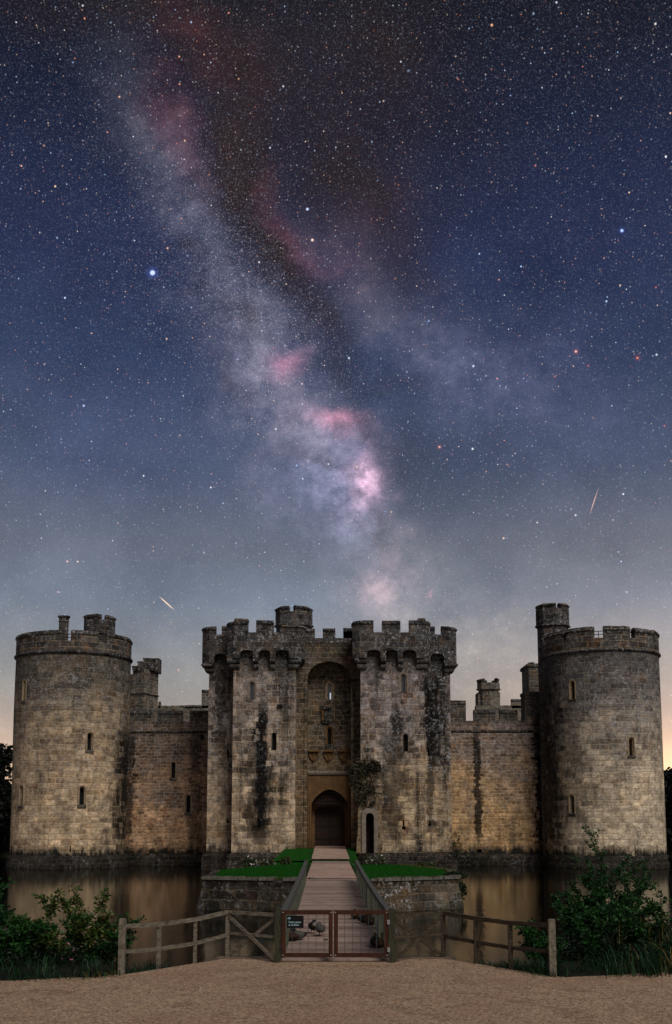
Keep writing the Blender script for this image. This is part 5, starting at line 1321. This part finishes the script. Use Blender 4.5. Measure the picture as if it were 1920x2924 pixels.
# bushes on the island by the gatehouse
for i, (a, b, Y, lab, hh) in enumerate([(690, 735, 60.0, 'low flowering bush at the back left corner of the left lawn', .65), (742, 790, 60.2, 'pale flowering bush behind the middle of the left lawn', .55), (795, 838, 60.4, 'rounded green bush at the right end of the bed behind the left lawn', .6),
                                         (1043, 1110, 60.4, 'yellowish tussocky bush behind the right lawn, at the foot of the ruin', .75), (1180, 1250, 60.0, 'creeping plants on the back right edge of the island', .3)]):
    x0, x1 = X(a, 2460, Y), X(b, 2460, Y); rt_ = empty('bush', ((x0+x1)/2, Y, IZ-.2), lab, 'bush'); q = MB()
    leafcloud(q, (0, 0, hh*.35), ((x1-x0)/2, .5, hh*.6), 500, .07, seed=i+70, mi=(lambda p, r_: 1 if r_.random() < (.12 if i in (1, 3, 0) else .03) else 0)); q.build('foliage', [leafmat('island_bush_leaf', ['182010', '2e3a1a', '5a5a34'], sc=4), ML_white], rt_, fix=False)
    q = MB()
    for k in range(5): q.tube([(0, 0, -.1), (rnd.uniform(-.3, .3), rnd.uniform(-.2, .2), hh*.5)], [.02, .008], 5)
    q.build('stems', M_bark, rt_)
q = MB()
for i in range(1900):
    t = rnd.random(); k = int(t*(14*5)); a = ro_[k]; p = Vector((a[0], a[1])); d = (p-cen).normalized()
    if abs(a[0]) < 1.5: continue
    p -= d*.1; blades(q, p.x, p.y, IZ-.02, 5, rnd.uniform(.05, .2), .09, rnd, .012, 1 if rnd.random() < .5 else 0)
for i in range(160):
    y_ = rnd.uniform(45.5, 78); s_ = rnd.choice((-1, 1)); blades(q, pathx(y_)+s_*rnd.uniform(1.12, 1.3), y_, pz_(y_)-.05, 6, rnd.uniform(.08, .22), .06, rnd, .014)
kind(q.build('tufts', [leafmat('tuft_blade', ['14300e', '24501a', '3c6424'], sc=2), ML_gold], fix=False), 'stuff', 'rough grass tufts along the island edge and path', 'grass')
# creeping weeds on the island's right corner and castle foot
for i, (px_, py_, Y, rr_, lab) in enumerate([(1316, 2545, 46.9, (.25, .3, .45), 'plant hanging from the right corner of the island wall'), (1300, 2500, 47.5, (.55, .3, .18), 'leafy creeper on top of the right corner of the island wall'),
                                        (1304, 2415, 80.0, (.35, .3, 1.1), 'dark climbing plant where the gatehouse meets the right curtain wall'), (1370, 2452, 87.2, (2.6, .4, .45), 'weeds along the foot of the right curtain wall'), (340, 2448, 86.9, (2.0, .3, .3), 'weeds at the foot of the wall beside the left round tower')]):
    x_, z_ = W(px_, py_, Y); q = MB(); leafcloud(q, (0, 0, 0), rr_, 420, .07, seed=i+90); o = q.build('creeper', leafmat('creeper_leaf', ['0c140a', '16240e', '2c3c1c'], sc=3), None, fix=False, loc=(x_, Y, z_)); tag(o, lab, 'plant')
o = MB(); x_, z_ = W(540+880/3.398, 1700+1075/3.398, YF_); leafcloud(o, (0, 0, 0), (.28, .12, .18), 160, .07, seed=77); tag(o.build('wall_plant', ML_ivy, None, fix=False, loc=(x_, YF_-.08, z_)), 'small plant rooted high in the left gatehouse tower wall', 'plant')

# ------------------------------------------------------------------ trees
def tree(x_, y_, h, rad, lab, seed, n=3200, size=.34, group='trees on the far bank'):
    rnd = random.Random(seed); z_ = farz(x_, y_)-.1
    root = empty('tree', (x_, y_, z_), lab, 'tree', group)
    q = MB(); lv = MB(); q.tube([(0, 0, 0), (.1, 0, h*.3), (-.1, .1, h*.6), (0, 0, h*.9)], [h*.035, h*.026, h*.016, h*.005], 8)
    lobes = []
    for k in range(15):
        a = rnd.uniform(0, 2*PI); t = rnd.uniform(.22, .92); rr = rad*math.sin(PI*min(.95, t*.85+.15))**.6*rnd.uniform(.4, .95)
        p = Vector((rr*math.cos(a), rr*math.sin(a), h*t)); lobes.append(p)
        q.tube([(0, 0, h*t*.6), p*.6+Vector((0, 0, h*t*.25)), p], [h*.012, h*.007, h*.003], 5)
    for i, p in enumerate(lobes):
        s_ = rad*rnd.uniform(.32, .55); leafcloud(lv, p, (s_, s_, s_*.75), n//15, size, seed=seed*31+i, six=False)
    leafcloud(lv, (0, 0, h*.5), (rad*.75, rad*.75, h*.42), n//3, size, seed=seed, six=False)
    q.build('trunk', M_bark, root, fix=False); lv.build('crown', ML_dark, root, fix=False)
    return root
k = 0
for px_, Y, top, rad, lab in [(-8, 104.5, 2133, 2.6, 'tree whose leafy edge peeps out from behind the left round tower'), (-75, 108, 2150, 3.6, 'broad dark tree at the left edge of the picture, on the far bank'), (14, 118, 2230, 3.2, 'low rounded tree between the left edge and the left round tower'),
                      (1908, 112, 2200, 3.0, 'dark tree just right of the right round tower'), (1960, 108, 2215, 3.6, 'broad dark tree at the right edge of the picture, on the far bank'), (1925, 125, 2240, 3.4, 'low dark tree farther back beside the right round tower'),
                      (-190, 112, 2120, 4.2, 'tall far-bank tree beyond the left edge'), (2080, 112, 2150, 4.2, 'tall far-bank tree beyond the right edge'), (-300, 118, 2160, 4.5, 'spreading far-bank tree well beyond the left edge'), (2220, 118, 2180, 4.5, 'spreading far-bank tree well beyond the right edge')]:
    x_, z_ = W(px_, top, Y); k += 1
    tree(x_, Y, z_-farz(x_, Y)+.3, rad, lab, 50+k, size=.26, n=4200)
q = MB()
for k in range(150):
    x_ = rnd.uniform(-90, 90)
    if abs(x_) < 21: continue
    y_ = rnd.uniform(105.5, 112); s_ = rnd.uniform(1.4, 2.8); leafcloud(q, (x_, y_, farz(x_, y_)+s_*.6), (s_, s_, s_), 230, .28, seed=300+k, six=False)
kind(q.build('hedge', ML_dark, fix=False), 'stuff', 'dark scrub and hedge along the far side of the moat', 'hedge')
q = MB(); w0 = W(8, 2140, 103)
q.tube([(w0[0]-2.2, 103, w0[1]-2.4), (w0[0]-1.1, 103, w0[1]-1.0), (w0[0]-.1, 103, w0[1]+.1)], [.07, .04, .01], 5); q.tube([(w0[0]-1.1, 103, w0[1]-1.0), (w0[0]-.6, 103, w0[1]-.2), (w0[0]-.45, 103, w0[1]+.35)], [.03, .02, .006], 5)
q.tube([(w0[0]-2.2, 103.2, -.5), (w0[0]-2.4, 103, w0[1]-5), (w0[0]-2.2, 103, w0[1]-2.4)], [.14, .1, .07], 6)
tag(q.build('bare_tree', M_bark), 'thin leafless tree with one bent branch at the left edge of the picture', 'tree')
